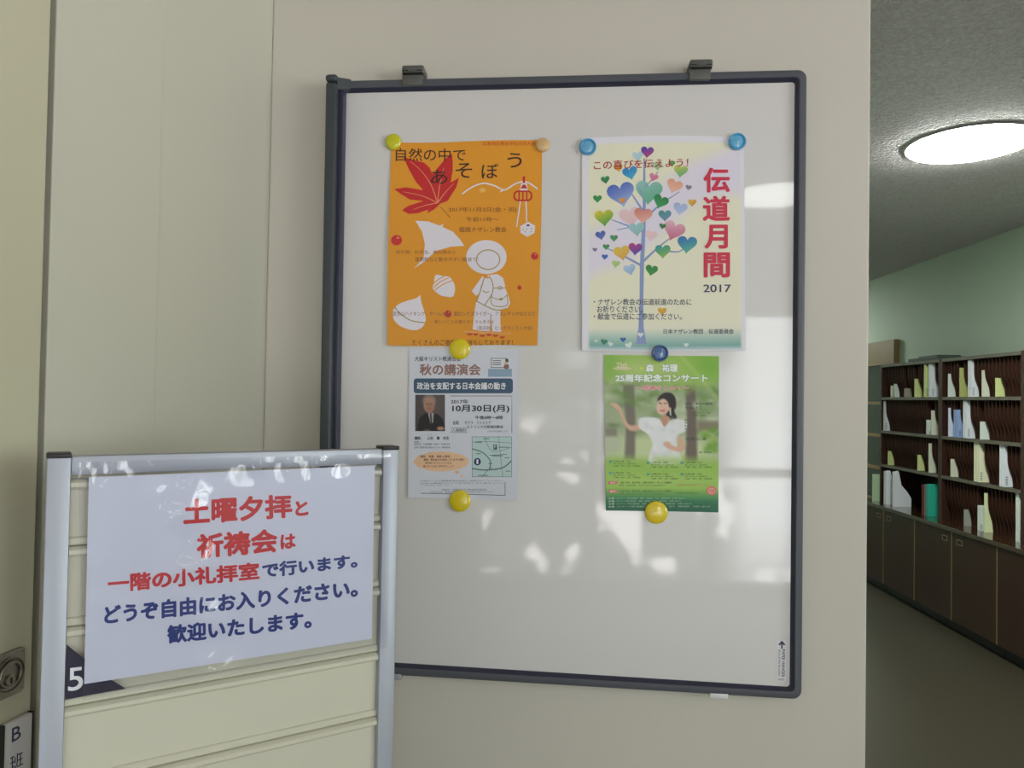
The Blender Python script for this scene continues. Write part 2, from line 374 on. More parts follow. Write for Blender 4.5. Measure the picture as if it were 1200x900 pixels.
class Sheet:
    "a hung paper: four photo corners on a plane, a gentle bulge, and inks laid on its front"
    def __init__(s, fr, y, corners, bulge, thing_obj, crop=(0, 0, 1)):
        s.fr, s.y, s.bulge, s.root = fr, y, bulge, thing_obj
        s.C = [np.array(c, float) for c in corners]   # TL TR BR BL
        s.crop = crop
    def P(s, q): return np.array([s.crop[0] + q[0] / s.crop[2], s.crop[1] + q[1] / s.crop[2]])
    def bil(s, u, v): a, b, c, d = s.C; return (a * (1 - u) + b * u) * (1 - v) + (d * (1 - u) + c * u) * v
    def uv(s, p):
        u = v = .5
        a, b, c, d = s.C
        for _ in range(6):
            e = s.bil(u, v) - p
            du = (b - a) * (1 - v) + (c - d) * v; dv = (d - a) * (1 - u) + (c - b) * u
            det = du[0] * dv[1] - du[1] * dv[0]
            u -= (e[0] * dv[1] - e[1] * dv[0]) / det; v -= (du[0] * e[1] - du[1] * e[0]) / det
        return u, v
    def at_many(s, P, lift):
        P = np.asarray(P, float); a, b, c, d = s.C; u = np.full(len(P), .5); v = u.copy()
        for _ in range(6):
            U, V_ = u[:, None], v[:, None]
            e = (a * (1 - U) + b * U) * (1 - V_) + (d * (1 - U) + c * U) * V_ - P
            du = (b - a) * (1 - V_) + (c - d) * V_; dv = (d - a) * (1 - U) + (c - b) * U
            det = du[:, 0] * dv[:, 1] - du[:, 1] * dv[:, 0]
            u, v = u - (e[:, 0] * dv[:, 1] - e[:, 1] * dv[:, 0]) / det, v - (du[:, 0] * e[:, 1] - du[:, 1] * e[:, 0]) / det
        q = s.fr.px_many(P, s.y); q[:, 1] = s.y - s.bulge(np.clip(u, 0, 1), np.clip(v, 0, 1)) - lift
        return s.fr.many(q)
    def grid(s, nu, nv, colf, name='sheet', thick=.00025, m=None, curve=lambda u, v: (0, 0)):
        b = MB(); V, Cc = [], []
        for j in range(nv + 1):
            for i in range(nu + 1):
                u, v = i / nu, j / nv; o = curve(u, v); p = s.bil(u, v) + np.array(o)
                V.append(p); Cc.append(tuple(colf(u, v, p)))
        F = [(j * (nu + 1) + i, j * (nu + 1) + i + 1, (j + 1) * (nu + 1) + i + 1, (j + 1) * (nu + 1) + i) for j in range(nv) for i in range(nu)]
        V = list(s.at_many(V, 0)); k = len(V); edge = [i for i in range(nu + 1)] + [(j) * (nu + 1) + nu for j in range(1, nv + 1)] + [nv * (nu + 1) + i for i in range(nu - 1, -1, -1)] + [j * (nu + 1) for j in range(nv - 1, 0, -1)]
        back = s.fr.ey * thick
        V2 = [np.array(p) + back for p in V]
        F2 = [tuple(i + k for i in reversed(f)) for f in F]
        F3 = [(edge[i], edge[(i + 1) % len(edge)], edge[(i + 1) % len(edge)] + k, edge[i] + k) for i in range(len(edge))]
        b.add(V + V2, F + F2 + F3, 0, Cc + [(.75, .75, .75)] * len(V2), world=True)
        return b.build(name, m or M['paper'], s.root, smooth=40)
class Ink:
    def __init__(s, sh, layer=1): s.sh = sh; s.b = MB(); s.lift = .00006 * layer
    def tri(s, pts, tris, cols, fine=True):
        P = [np.asarray(p, float) for p in pts]; T = []; cols = list(cols)
        for t in tris: T += [(t[0], t[i], t[i + 1]) for i in range(1, len(t) - 1)]
        for _ in range(7 if fine else 0):                      # keep large shapes lying on the curved paper
            mid, out, cut = {}, [], False
            def m(i, j):
                k = (min(i, j), max(i, j))
                if k not in mid:
                    if np.abs(P[i] - P[j]).max() < 9: mid[k] = None
                    else: P.append((P[i] + P[j]) / 2); cols.append(tuple((x + y) / 2 for x, y in zip(cols[i], cols[j]))); mid[k] = len(P) - 1
                return mid[k]
            for a, b, c in T:
                ab, bc, ca_ = m(a, b), m(b, c), m(c, a); n = sum(x is not None for x in (ab, bc, ca_))
                if n == 0: out.append((a, b, c)); continue
                cut = True
                if n == 3: out += [(a, ab, ca_), (ab, b, bc), (ca_, bc, c), (ab, bc, ca_)]
                elif n == 1:
                    out += [(a, ab, c), (ab, b, c)] if ab is not None else [(a, b, bc), (a, bc, c)] if bc is not None else [(a, b, ca_), (b, c, ca_)]
                else:
                    out += [(a, b, bc), (a, bc, ca_), (ca_, bc, c)] if ab is None else [(a, ab, ca_), (ab, b, c), (ab, c, ca_)] if bc is None else [(a, ab, c), (ab, b, bc), (ab, bc, c)]
            T = out
            if not cut: break
        s.b.add(s.sh.at_many(P, s.lift), T, 0, cols, world=True)
    def up(s): s.lift += .00001
    def poly(s, pts, col, smooth=0, raw=False):
        if smooth: pts = catmull(pts, smooth)
        P = [np.array(p, float) if raw else s.sh.P(p) for p in pts]
        t = tessellate_polygon([[Vector((p[0], p[1], 0)) for p in P]])
        c = lin(col) if not callable(col) else None
        s.tri(P, [tuple(x) for x in t], [c if c else lin(col(*q)) for q in pts]); s.up(); return s
    def ell(s, cx, cy_, rx, ry, col, n=28, a=0):
        ca, sa = math.cos(math.radians(a)), math.sin(math.radians(a))
        return s.poly([(cx + rx * math.cos(t) * ca - ry * math.sin(t) * sa, cy_ + rx * math.cos(t) * sa + ry * math.sin(t) * ca) for t in np.linspace(0, 2 * math.pi, n, endpoint=False)], col)
    def rect(s, x0, y0, x1, y1, col, r=0):
        if not r: return s.poly([(x0, y0), (x1, y0), (x1, y1), (x0, y1)], col)
        p = []
        for cx, cy_, a0 in ((x1 - r, y0 + r, -90), (x1 - r, y1 - r, 0), (x0 + r, y1 - r, 90), (x0 + r, y0 + r, 180)):
            p += [(cx + r * math.cos(math.radians(a0 + 15 * k)), cy_ + r * math.sin(math.radians(a0 + 15 * k))) for k in range(7)]
        return s.poly(p, col)
    def stroke(s, pts, w, col, smooth=0, closed=False, taper=None):
        if smooth: pts = catmull(pts, smooth, closed)
        P = [np.array(p, float) for p in pts]; n = len(P); A, B = [], []
        for i in range(n):
            t = (P[(i + 1) % n] - P[i - 1]) if closed else P[min(i + 1, n - 1)] - P[max(i - 1, 0)]
            t = t / (np.linalg.norm(t) + 1e-9); nn = np.array([-t[1], t[0]])
            ww = w if taper is None else w + (taper - w) * i / (n - 1)
            A.append(P[i] + nn * ww / 2); B.append(P[i] - nn * ww / 2)
        V = [s.sh.P(p) for p in A + B]
        F = [(i, (i + 1) % n, (i + 1) % n + n, i + n) for i in range(n if closed else n - 1)]
        s.tri(V, F, [lin(col)] * len(V)); s.up(); return s
    def text(s, body, box, col, bold=0.0, res=3, out=None):
        "box: (x0,y0,x1,y1) or four corners TL TR BR BL of the ink's own extent"
        if len(box) == 4 and not hasattr(box[0], '__len__'):
            x0, y0, x1, y1 = box; box = [(x0, y0), (x1, y0), (x1, y1), (x0, y1)]
        V, F = text_mesh(body, 0, res)
        if not len(V): return s
        lo, hi = V.min(0), V.max(0); lo = lo - bold; hi = hi + bold
        if out: s._put(V, F, lo, hi, box, out[0], bold + out[1])
        s._put(V, F, lo, hi, box, col, bold); return s
    def _put(s, V, F, lo, hi, box, col, bold):
        a, b, c, d = (np.array(q, float) for q in box)
        k = 0 if bold <= 0 else 4 if bold <= .016 else 8
        offs = [(0, 0)] + [(bold * math.cos(2 * math.pi * (i + .5) / k), bold * math.sin(2 * math.pi * (i + .5) / k)) for i in range(k)]
        X = np.concatenate([V[:, :2] + np.array(o) for o in offs]); n = len(V)
        u = ((X[:, 0] - lo[0]) / max(hi[0] - lo[0], 1e-6))[:, None]; v = ((hi[1] - X[:, 1]) / max(hi[1] - lo[1], 1e-6))[:, None]
        Q = (a * (1 - u) + b * u) * (1 - v) + (d * (1 - u) + c * u) * v
        Q = Q / s.sh.crop[2] + np.array(s.sh.crop[:2])
        s.b.add(s.sh.at_many(Q, s.lift + np.repeat(np.arange(k + 1), n) * 5e-6), [tuple(i + j * n for i in f) for j in range(k + 1) for f in F], 0, [lin(col)] * len(Q), world=True); s.lift += k * 5e-6; s.up()
    def build(s, name, label=None):
        o = s.b.build(name, M['ink'], s.sh.root, fixn=False)
        if label: o['label'] = label
        return o
# soft painting for printed photographs: colours per point of a grid
def seg_dist(X, Y, a, b):
    dx, dy = b[0] - a[0], b[1] - a[1]; L2 = dx * dx + dy * dy + 1e-9
    t = np.clip(((X - a[0]) * dx + (Y - a[1]) * dy) / L2, 0, 1)
    return np.hypot(X - a[0] - t * dx, Y - a[1] - t * dy)
class Painter:
    def __init__(s, x0, y0, x1, y1, nx, ny, col):
        s.x = (x0, x1); s.yy = (y0, y1); s.nx, s.ny = nx, ny
        s.X, s.Y = np.meshgrid(np.linspace(x0, x1, nx + 1), np.linspace(y0, y1, ny + 1))
        s.I = np.ones(s.X.shape + (3,)) * np.array(col, float)
    def mix(s, a, col): s.I = s.I * (1 - a[..., None]) + np.array(col, float) * a[..., None]
    def blob(s, cx, cy_, rx, ry, col, al=1.0, hard=1.0):
        d = ((s.X - cx) / rx) ** 2 + ((s.Y - cy_) / ry) ** 2
        s.mix(al * np.clip(np.exp(-d * hard), 0, 1), col); return s
    def ell(s, cx, cy_, rx, ry, col, soft=3.0, al=1.0, a=0):
        ca, sa = math.cos(math.radians(a)), math.sin(math.radians(a)); x, y = s.X - cx, s.Y - cy_
        x, y = x * ca + y * sa, -x * sa + y * ca
        d = (np.hypot(x / rx, y / ry) - 1) * min(rx, ry)
        s.mix(al * np.clip(.5 - d / soft, 0, 1), col); return s
    def poly(s, pts, col, soft=3.0, al=1.0, smooth=4):
        if smooth: pts = catmull(pts, smooth)
        inside = np.zeros(s.X.shape, bool); D = np.full(s.X.shape, 1e9); n = len(pts)
        for i in range(n):
            a, b = pts[i], pts[(i + 1) % n]; D = np.minimum(D, seg_dist(s.X, s.Y, a, b))
            cond = ((a[1] > s.Y) != (b[1] > s.Y)) & (s.X < (b[0] - a[0]) * (s.Y - a[1]) / ((b[1] - a[1]) or 1e-9) + a[0]); inside ^= cond
        s.mix(al * np.clip(.5 + np.where(inside, D, -D) / soft, 0, 1), col); return s
    def line(s, pts, w, col, soft=2.0, al=1.0):
        D = np.full(s.X.shape, 1e9)
        for a, b in zip(pts[:-1], pts[1:]): D = np.minimum(D, seg_dist(s.X, s.Y, a, b))
        s.mix(al * np.clip(.5 + (w / 2 - D) / soft, 0, 1), col); return s
    def lookup(s, u, v):
        return lin(np.clip(s.I[int(round(v * s.ny)), int(round(u * s.nx))], 0, 255))
#==ROOM_END==

# ------------------------------------------------------------------ whiteboard
BF = -0.0185                                                   # front plane of the board face
bq = [(387, 93.5), (946.5, 80.5), (940.5, 820.5), (373, 787.5)]
def rrq(inset, y, r=9.0, n=6, q=bq):
    c = [np.array(p, float) for p in q]; out = []
    sgn = [(1, 1), (-1, 1), (-1, -1), (1, -1)]; a0 = [180, 270, 0, 90]
    for p, (gx, gy), a in zip(c, sgn, a0):
        rr_ = max(r - inset * .5, 3.5); ctr = p + np.array([gx, gy]) * (inset + rr_)
        for k in range(n):
            t = math.radians(a + 90 * k / (n - 1)); pp = ctr + rr_ * np.array([math.cos(t), math.sin(t)])
            w = wallpt(pp[0], pp[1], -.03); out.append((w[0], y, w[2]))
    return out
base_pt = wallpt(660, 820, 0)
wb = thing('notice_board', 'large white enamel notice board with dark grey frame hung on the cream wall', 'notice board', (base_pt[0], 0, base_pt[2]))
b = MB(); ring = rrq(11, BF, 9); back = rrq(11, -.004, 9); n_ = len(ring)
b.add(ring + back, [tuple(range(n_)), tuple(reversed(range(n_, 2 * n_)))] + [(i, (i + 1) % n_, (i + 1) % n_ + n_, i + n_) for i in range(n_)])
b.build('board_face', M['board'], wb)
b = MB(); prof = [(0, -.003), (0, -.024), (1.2, -.0285), (3, -.030), (8.5, -.030), (9.6, -.0285), (12.5, -.0215), (13.2, BF + .0005), (13.2, -.003)]
rings = [rrq(i, y, 10) for i, y in prof]; n_ = len(rings[0])
for r_ in rings: b.add(r_, [])
for j in range(len(prof)):
    j2 = (j + 1) % len(prof)
    for i in range(n_): b.f.append((j * n_ + i, j * n_ + (i + 1) % n_, j2 * n_ + (i + 1) % n_, j2 * n_ + i)); b.m.append(1 if j in (5, 6, 7) else 0)
b.build('frame', [M['frame'], M['frame_dark']], wb, smooth=30)
# deep left rail with its end caps
def xz(px, py, y): w = wallpt(px, py, y); return w[0], w[2]
tx0, tz = xz(381.5, 96, -.056); bx0, bz = xz(369, 786, -.056)
tx1, _z = xz(394, 96, -.056); bx1, _z = xz(381.5, 786, -.056); bx0, bz_ = xz(369, 786, -.056)
def rail(x0t, x1t, zt, x0b, x1b, zb, yb, yf, bev):
    bm = bmesh.new(); vs_ = [bm.verts.new(p) for p in [(x0b, yb, zb), (x1b, yb, zb), (x1b, yf, zb), (x0b, yf, zb), (x0t, yb, zt), (x1t, yb, zt), (x1t, yf, zt), (x0t, yf, zt)]]
    for f in ((0, 1, 2, 3), (4, 5, 6, 7), (0, 1, 5, 4), (1, 2, 6, 5), (2, 3, 7, 6), (3, 0, 4, 7)): bm.faces.new([vs_[i] for i in f])
    bmesh.ops.bevel(bm, geom=bm.edges[:], offset=bev, segments=3, profile=.5, affect='EDGES'); bm.verts.index_update()
    r_ = [tuple(v.co) for v in bm.verts], [[v.index for v in f.verts] for f in bm.faces]; bm.free(); return r_
b = MB(); b.add(*rail(tx0, tx1, tz, bx0, bx1, bz, -.003, -.056, .004))
b.add(*rail(tx1 - .002, tx1 + .009, tz, bx1 - .002, bx1 + .009, bz, -.003, -.040, .002), 1)
b.build('side_rail', [M['rail'], M['frame_dark']], wb, smooth=30)
cap = rail(tx0 - .0015, tx1 + .0015, xz(385, 86, -.057)[1], tx0 - .0015, tx1 + .0015, tz + .002, -.003, -.0575, .006)
MB().add(*cap).extrude([(tx1, -.05, xz(393, 88, -.05)[1] - .004), (tx1 + .02, -.031, xz(402, 95, -.03)[1] + .003), (tx1 + .02, -.031, xz(402, 104, -.03)[1]), (tx1, -.05, tz - .012)], (0, .024, 0)).build('rail_cap', M['rail'], wb, smooth=30)
cap2 = rail(bx0 - .0015, bx1 + .0015, bz + .001, bx0 - .0015, bx1 + .0015, bz - .012, -.003, -.0575, .005)
MB().add(*cap2).build('rail_cap', M['rail'], wb, smooth=30)
for (pa, pt, pb_, pc) in ((471, 76.5, 98.5, 496.5), (808.5, 69.5, 92, 835)):
    x0, z1 = xz(pa, pt, -.038); x1, z0 = xz(pc, pb_, -.036)
    b = MB(); b.box((x0, -.034, z0), (x1 - .003, -.012, z1 - .004), bev=.002)
    b.box((x0, -.040, z1 - .016), (x1, -.001, z1), bev=.004, seg=3)
    b.box((x0 + .002, -.0408, z1 - .0125), (x1 - .002, -.0395, z1 - .0105), 1)
    b.box((x0 + .002, -.0412, z1 - .0175), (x1 - .002, -.0325, z1 - .0155), 1)
    b.box((x0 + .013, -.0435, z1 - .013), (x1 - .013, -.039, z1 - .010), bev=.001)
    b.build('hanging_hook', [M['clip'], M['black']], wb, smooth=30)
for (pa, pc, p0, p1, k) in ((832, 853, 814.5, 818.5, 0), (455, 470, 791.5, 797, 1)):
    x0, z1 = xz(pa, p0, -.028); x1, z0 = xz(pc, p1, -.028)
    MB().box((x0, -.030, z0), (x1, -.006, z1 + .004), bev=.0008).build('bottom_tab', M['alu'] if k else M['white_plastic'], wb, smooth=30)
# sticker in the lower right corner, read from the side
stk = Sheet(WORLD, BF - .0004, [(910.5, 749.5), (921.5, 749.8), (921, 799), (910, 798.7)], lambda u, v: 0 * u, wb)
stk.grid(2, 6, lambda u, v, p: lin((225, 226, 232)), 'sticker', .0002)
ik = Ink(stk)
DK = (44, 44, 66)
ik.poly([(916.2, 750.6), (920.4, 755.4), (918.6, 756.4), (917.1, 754.6), (917.1, 760.2), (915.3, 760.2), (915.3, 754.6), (913.8, 756.4), (912.0, 755.4)], DK)
ik.text('PAPER HANGER', [(920.0, 761), (919.6, 793.5), (915.9, 793.5), (916.3, 761)], DK, .018, 3)
ik.text('BULLETIN BOARD', [(914.6, 761.5), (914.3, 792), (912.0, 792), (912.3, 761.5)], DK, .0, 2)
ik.rect(911.5, 795, 919, 797.5, (190, 190, 196))
ik.build('sticker_lettering')
# ------------------------------------------------------------------ orange poster
def hang(a, bcurl): return lambda u, v: .0006 + a * np.sin(math.pi * v) * (0.85 + .15 * np.cos(2 * math.pi * u)) + bcurl * (2 * u - 1) ** 2 * v ** 3
PB = BF - .0006
pt = wallpt(545, 405, BF)
po = thing('poster', 'orange poster with red maple leaf and white hiking child, held by round magnets', 'poster', pt, 'posters on the notice board')
sh = Sheet(WORLD, PB, [(459, 167), (635.5, 164.5), (629.8, 405.2), (454.7, 405)], hang(.0035, .006), po, (450, 160, 6.154))
OR, DKB, RED, WH, OLV = (234, 158, 44), (62, 30, 26), (204, 36, 40), (232, 226, 238), (164, 142, 62)
sh.grid(36, 48, lambda u, v, p: lin((OR[0] - 6 * v + 4 * u, OR[1] - 4 * v + 3 * u, OR[2] - 4 * u)), curve=lambda u, v: (1.2 * math.sin(math.pi * v) * (u - .5) * 2, .8 * math.sin(math.pi * u * 2)))
ik = Ink(sh)
ik.poly([(140, 148), (205, 168), (290, 190), (330, 225), (350, 275), (395, 220), (440, 165), (492, 125), (497, 180), (497, 245), (482, 332), (512, 318), (542, 298), (522, 370), (484, 430), (462, 466), (408, 487), (362, 530), (312, 556), (322, 530), (250, 556), (180, 562), (133, 534), (180, 502), (285, 468), (190, 458), (128, 420), (76, 382), (160, 369), (260, 385), (284, 390), (232, 330), (182, 240)], RED)
for p in ([(388, 482), (340, 350), (265, 245), (180, 172)], [(388, 482), (398, 390), (415, 300), (432, 225)], [(392, 478), (440, 410), (505, 340)], [(384, 480), (280, 432), (145, 402)], [(384, 482), (300, 500), (212, 530)]):
    ik.stroke(p, 7, (232, 150, 110), 5, taper=3)
ik.stroke([(410, 512), (440, 545), (480, 588)], 5, (150, 96, 40))
ik.build('maple_leaf_print')
ik = Ink(sh, 2)
ik.stroke([(565, 416), (640, 365), (720, 340), (800, 358), (868, 388), (940, 348), (1000, 328), (1050, 340), (1108, 382)], 10, WH, 5)
ik.stroke([(838, 402), (870, 385)], 8, WH)
for a in range(0, 180, 30): 
    ca, sa = math.cos(math.radians(a)), math.sin(math.radians(a)); ik.stroke([(712 - 26 * ca, 390 - 20 * sa), (712 + 26 * ca, 390 + 20 * sa)], 4, (246, 200, 110))
ik.rect(1001, 290, 1018, 336, RED); ik.poly([(990, 338), (1030, 338), (1038, 395), (982, 395)], WH); ik.poly([(1002, 350), (1020, 350), (1034, 378), (985, 378)], RED)
ik.rect(934, 392, 1071, 470, RED, 34); ik.rect(946, 404, 1059, 458, OR, 24)
for x in (975, 1003, 1030): ik.rect(x - 5, 398, x + 5, 464, RED)
ik.stroke([(984, 470), (972, 560), (957, 656)], 9, WH, 4); ik.stroke([(1024, 470), (1028, 540), (1029, 616)], 9, WH, 4)
ik.poly([(983, 650), (1040, 618), (1092, 648), (1086, 700), (1036, 727), (986, 700)], WH)
ik.ell(1040, 644, 12, 8, (110, 60, 140)); 
for x, y in ((1005, 675), (1018, 690), (1062, 690), (1066, 668), (1030, 672)): ik.ell(x, y, 5, 4, (170, 160, 90))
ik.build('lantern_and_hills_print')
# second crop: lower half
sh.crop = (440, 140, 3.273)
ik = Ink(sh, 1)
ik.poly([(155, 390), (205, 393), (248, 409), (262, 401), (258, 413), (298, 432), (326, 462), (342, 486), (290, 489), (236, 505), (208, 528), (192, 545), (150, 572), (186, 532), (191, 480), (180, 432)], WH)
ik.build('ginkgo_leaf_print')
for x, y, r1, r2 in ((83, 465, 21, 20), (611, 526, 14, 14), (553, 646, 8, 9), (279, 746, 13, 14)):
    ik = Ink(sh, 2); ik.ell(x, y, r1, r2, (206, 44, 46)); ik.ell(x + r1 * .25, y - r2 * .45, r1 * .25, r2 * .2, (236, 140, 110)); ik.build('printed_berry')
sh.crop = (450, 280, 6.154)
ik = Ink(sh, 2)
ik.poly([(375, 262), (420, 268), (470, 275), (500, 310), (514, 355), (500, 415), (450, 418), (400, 402), (355, 360), (362, 320)], WH, 4)
for a, b_ in (((355, 330), (440, 272)), ((360, 352), (470, 282)), ((368, 372), (500, 300))): ik.stroke([a, ((a[0] + b_[0]) / 2 - 4, (a[1] + b_[1]) / 2 - 8), b_], 7, OR, 4)
ik.build('printed_acorn'); ik = Ink(sh, 2)
ik.poly([(262, 408), (235, 430), (150, 455), (95, 485), (68, 530), (80, 590), (130, 635), (215, 660), (275, 640), (303, 590), (295, 530), (272, 460)], WH, 4)
ik.stroke([(82, 492), (120, 540), (200, 590), (300, 606)], 7, OLV, 5)
ik.build('printed_chestnut')
ik = Ink(sh, 2)
ik.poly([(668, 448), (655, 520), (640, 652), (700, 664), (766, 666), (772, 545), (782, 668), (848, 670), (840, 600), (842, 515), (790, 490), (725, 470)], WH)
ik.poly([(712, 268), (690, 300), (634, 378), (666, 412), (690, 392), (700, 340), (724, 285)], WH)
ik.poly([(720, 290), (735, 268), (760, 262), (820, 256), (862, 285), (872, 330), (880, 370), (900, 420), (912, 465), (892, 498), (830, 514), (780, 502), (728, 480), (668, 448), (690, 380)], WH)
ik.ell(740, 133, 146, 122, WH, 40); ik.stroke([(752 + 84 * math.cos(t), 152 + 70 * math.sin(t)) for t in np.linspace(0, 6.283, 36)[:-1]], 7, OLV, closed=True)
ik.stroke([(760, 268), (784, 320), (786, 380), (760, 430), (726, 480)], 7, OLV, 5); ik.stroke([(722, 286), (698, 370), (670, 448)], 7, OLV, 4)
ik.stroke([(666, 448), (725, 480), (800, 512), (850, 514)], 7, OLV, 4); ik.stroke([(786, 356), (880, 355)], 6, OLV)
ik.stroke([(838 + 14 * math.cos(t), 355 + 12 * math.sin(t)) for t in np.linspace(0, 6.283, 14)[:-1]], 5, OLV, closed=True)
ik.stroke([(780, 408), (772, 450), (790, 482), (850, 490), (890, 476), (894, 440), (886, 402)], 6, OLV, 4); ik.stroke([(778, 420), (840, 440), (890, 405)], 5, OLV, 4)
ik.ell(845, 436, 12, 9, OLV); ik.stroke([(712, 372), (735, 388), (760, 380)], 6, OLV, 3); ik.stroke([(772, 545), (768, 600), (776, 660)], 5, OLV)
ik.stroke([(728, 285), (742, 272), (756, 286)], 16, OR)
ik.build('hiking_child_print')
ik = Ink(sh, 2)
ik.stroke([(582, 668), (700, 676), (915, 684)], 7, (240, 170, 130)); 
for a, y in ((600, 686), (642, 687), (690, 697), (738, 690), (785, 697), (835, 709)): ik.rect(a, y - 5, a + 38, y + 5, (196, 60, 50)); ik.rect(a + 8, y + 5, a + 30, y + 11, (210, 84, 60))
ik.build('ground_print')
sh.crop = (450, 160, 6.154)
ik = Ink(sh, 6)
ik.text('自然の中で', (86, 86, 590, 180), DKB, .006, 4); ik.text('あ', (340, 243, 458, 345), DKB, .006, 4); ik.text('そ', (517, 193, 637, 300), DKB, .006, 4); ik.text('ぼ', (705, 198, 826, 305), DKB, .006, 4); ik.text('う', (890, 120, 995, 228), DKB, .006, 4)
ik.build('title_lettering')
ik = Ink(sh, 6)
BR_ = (128, 74, 44)
ik.text('2017年11月3日(金・祝)', (468, 512, 958, 552), BR_, 0, 2); ik.text('午前11時～', (597, 583, 825, 617), BR_, 0, 2); ik.text('姫路ナザレン教会', (545, 655, 885, 693), BR_, 0, 2)
ik.build('date_lettering'); ik = Ink(sh, 6)
ik.text('広島地区教会学校合同大会', (712, 38, 1092, 66), (206, 70, 40), 0, 2)
ik.build('top_lettering'); ik = Ink(sh, 6)
sh.crop = (450, 280, 6.154)
ik.text('持ち物：お弁当、飲み物など', (90, 84, 522, 112), (142, 84, 56), 0, 2); ik.text('運動靴など動きやすい服装で！', (226, 134, 682, 166), (142, 84, 56), 0, 2)
ik.text('遊歩山ハイキング、ゲーム大会、超ロングスライダー、アスレチックなどなど', (66, 524, 1094, 558), (138, 84, 84), 0, 2)
ik.text('楽しいことが盛りだくさんあるよ', (366, 584, 794, 610), (148, 88, 60), 0, 2); ik.text('（雨天時　ビッグすごろく大会）', (672, 628, 1074, 660), (142, 86, 84), 0, 2)
ik.build('body_lettering'); ik = Ink(sh, 6)
ik.text('たくさんのご参加をお待ちしております！', (206, 728, 930, 768), DKB, .0, 3)
ik.build('footer_lettering')

# ------------------------------------------------------------------ heart tree poster
pt = wallpt(777, 411, BF)
po = thing('poster', 'pale yellow poster with a tree of coloured hearts and vertical red title', 'poster', pt, 'posters on the notice board')
sh = Sheet(WORLD, PB, [(682, 162), (871.5, 161), (873, 410.5), (682, 411)], hang(.003, .004), po, (665, 140, 3.273))
pp = Painter(52, 66, 684, 890, 60, 80, (238, 236, 226))
CRM, LAV = (240, 238, 214), (232, 226, 244)
pp.poly([(40, 640), (60, 470), (290, 330), (480, 150), (700, 100), (700, 290), (500, 320), (360, 430), (270, 520), (120, 585)], LAV, 60, 1, 0)
tmp = pp.I.copy(); pp.I[:] = CRM; pp.poly([(40, 640), (60, 450), (290, 300), (480, 170), (700, 80), (700, 290), (560, 300), (470, 340), (360, 450), (270, 530), (110, 590)], LAV, 60, 1, 0)
yy = np.clip((pp.Y - 770) / 60, 0, 1); pp.mix(yy * .6, (232, 234, 226)); yy = np.clip((pp.Y - 805) / 70, 0, 1); pp.mix(yy, (124, 178, 174))
ins = np.clip(.5 + np.minimum.reduce([pp.X - 76, 666 - pp.X, pp.Y - 90, 880 - pp.Y]) / 6, 0, 1); pp.mix(1 - ins, (236, 234, 244))
sh.grid(60, 80, lambda u, v, p: pp.lookup(u, v), curve=lambda u, v: (0, -2.6 * math.sin(math.pi * u) * (1 - v) + .8 * math.sin(math.pi * u) * v))
ik = Ink(sh)
TR = (138, 156, 204)
ik.poly([(262, 862), (272, 800), (276, 700), (277, 560), (284, 430), (288, 330), (291, 150), (297, 150), (300, 330), (299, 430), (293, 560), (290, 700), (292, 800), (304, 862)], TR)
for p, w in (([(284, 562), (215, 525), (150, 495)], 10), ([(290, 545), (350, 490), (425, 432)], 10), ([(345, 498), (400, 508), (432, 506), (452, 486)], 7), ([(288, 430), (220, 405), (168, 386)], 9), ([(286, 412), (235, 416), (190, 426)], 5), ([(291, 355), (255, 300), (232, 262)], 9), ([(296, 385), (350, 332), (430, 278)], 9), ([(296, 262), (325, 230), (348, 200)], 5), ([(294, 320), (285, 290), (275, 262)], 5)):
    ik.stroke(p, w, TR, 5, taper=3)
ik.build('tree_print')
def heart(ik, cx, cy_, w, a, c0, c1):
    pts = [(cx, cy_)]; ca, sa = math.cos(math.radians(a)), math.sin(math.radians(a)); s_ = w / 32
    for t in np.linspace(0, 2 * math.pi, 26, endpoint=False):
        x = 16 * math.sin(t) ** 3; y = -(13 * math.cos(t) - 5 * math.cos(2 * t) - 2 * math.cos(3 * t) - math.cos(4 * t))
        pts.append((cx + (x * ca - y * sa) * s_, cy_ + (x * sa + y * ca) * s_))
    mid = [(p + q) / 2 for p, q in zip(c0, c1)]
    def cl(x, y):
        k = ((y - cy_) * ca - (x - cx) * sa) / w + .45 + ((x - cx) * ca) / w * .35; k = min(max(k, 0), 1)
        return tuple(p * (1 - k) + q * k for p, q in zip(c0, c1))
    P = [ik.sh.P(p) for p in pts]
    ik.tri(P, [(0, 1 + i, 1 + (i + 1) % 26) for i in range(26)], [lin(cl(*p)) for p in pts]); ik.up()
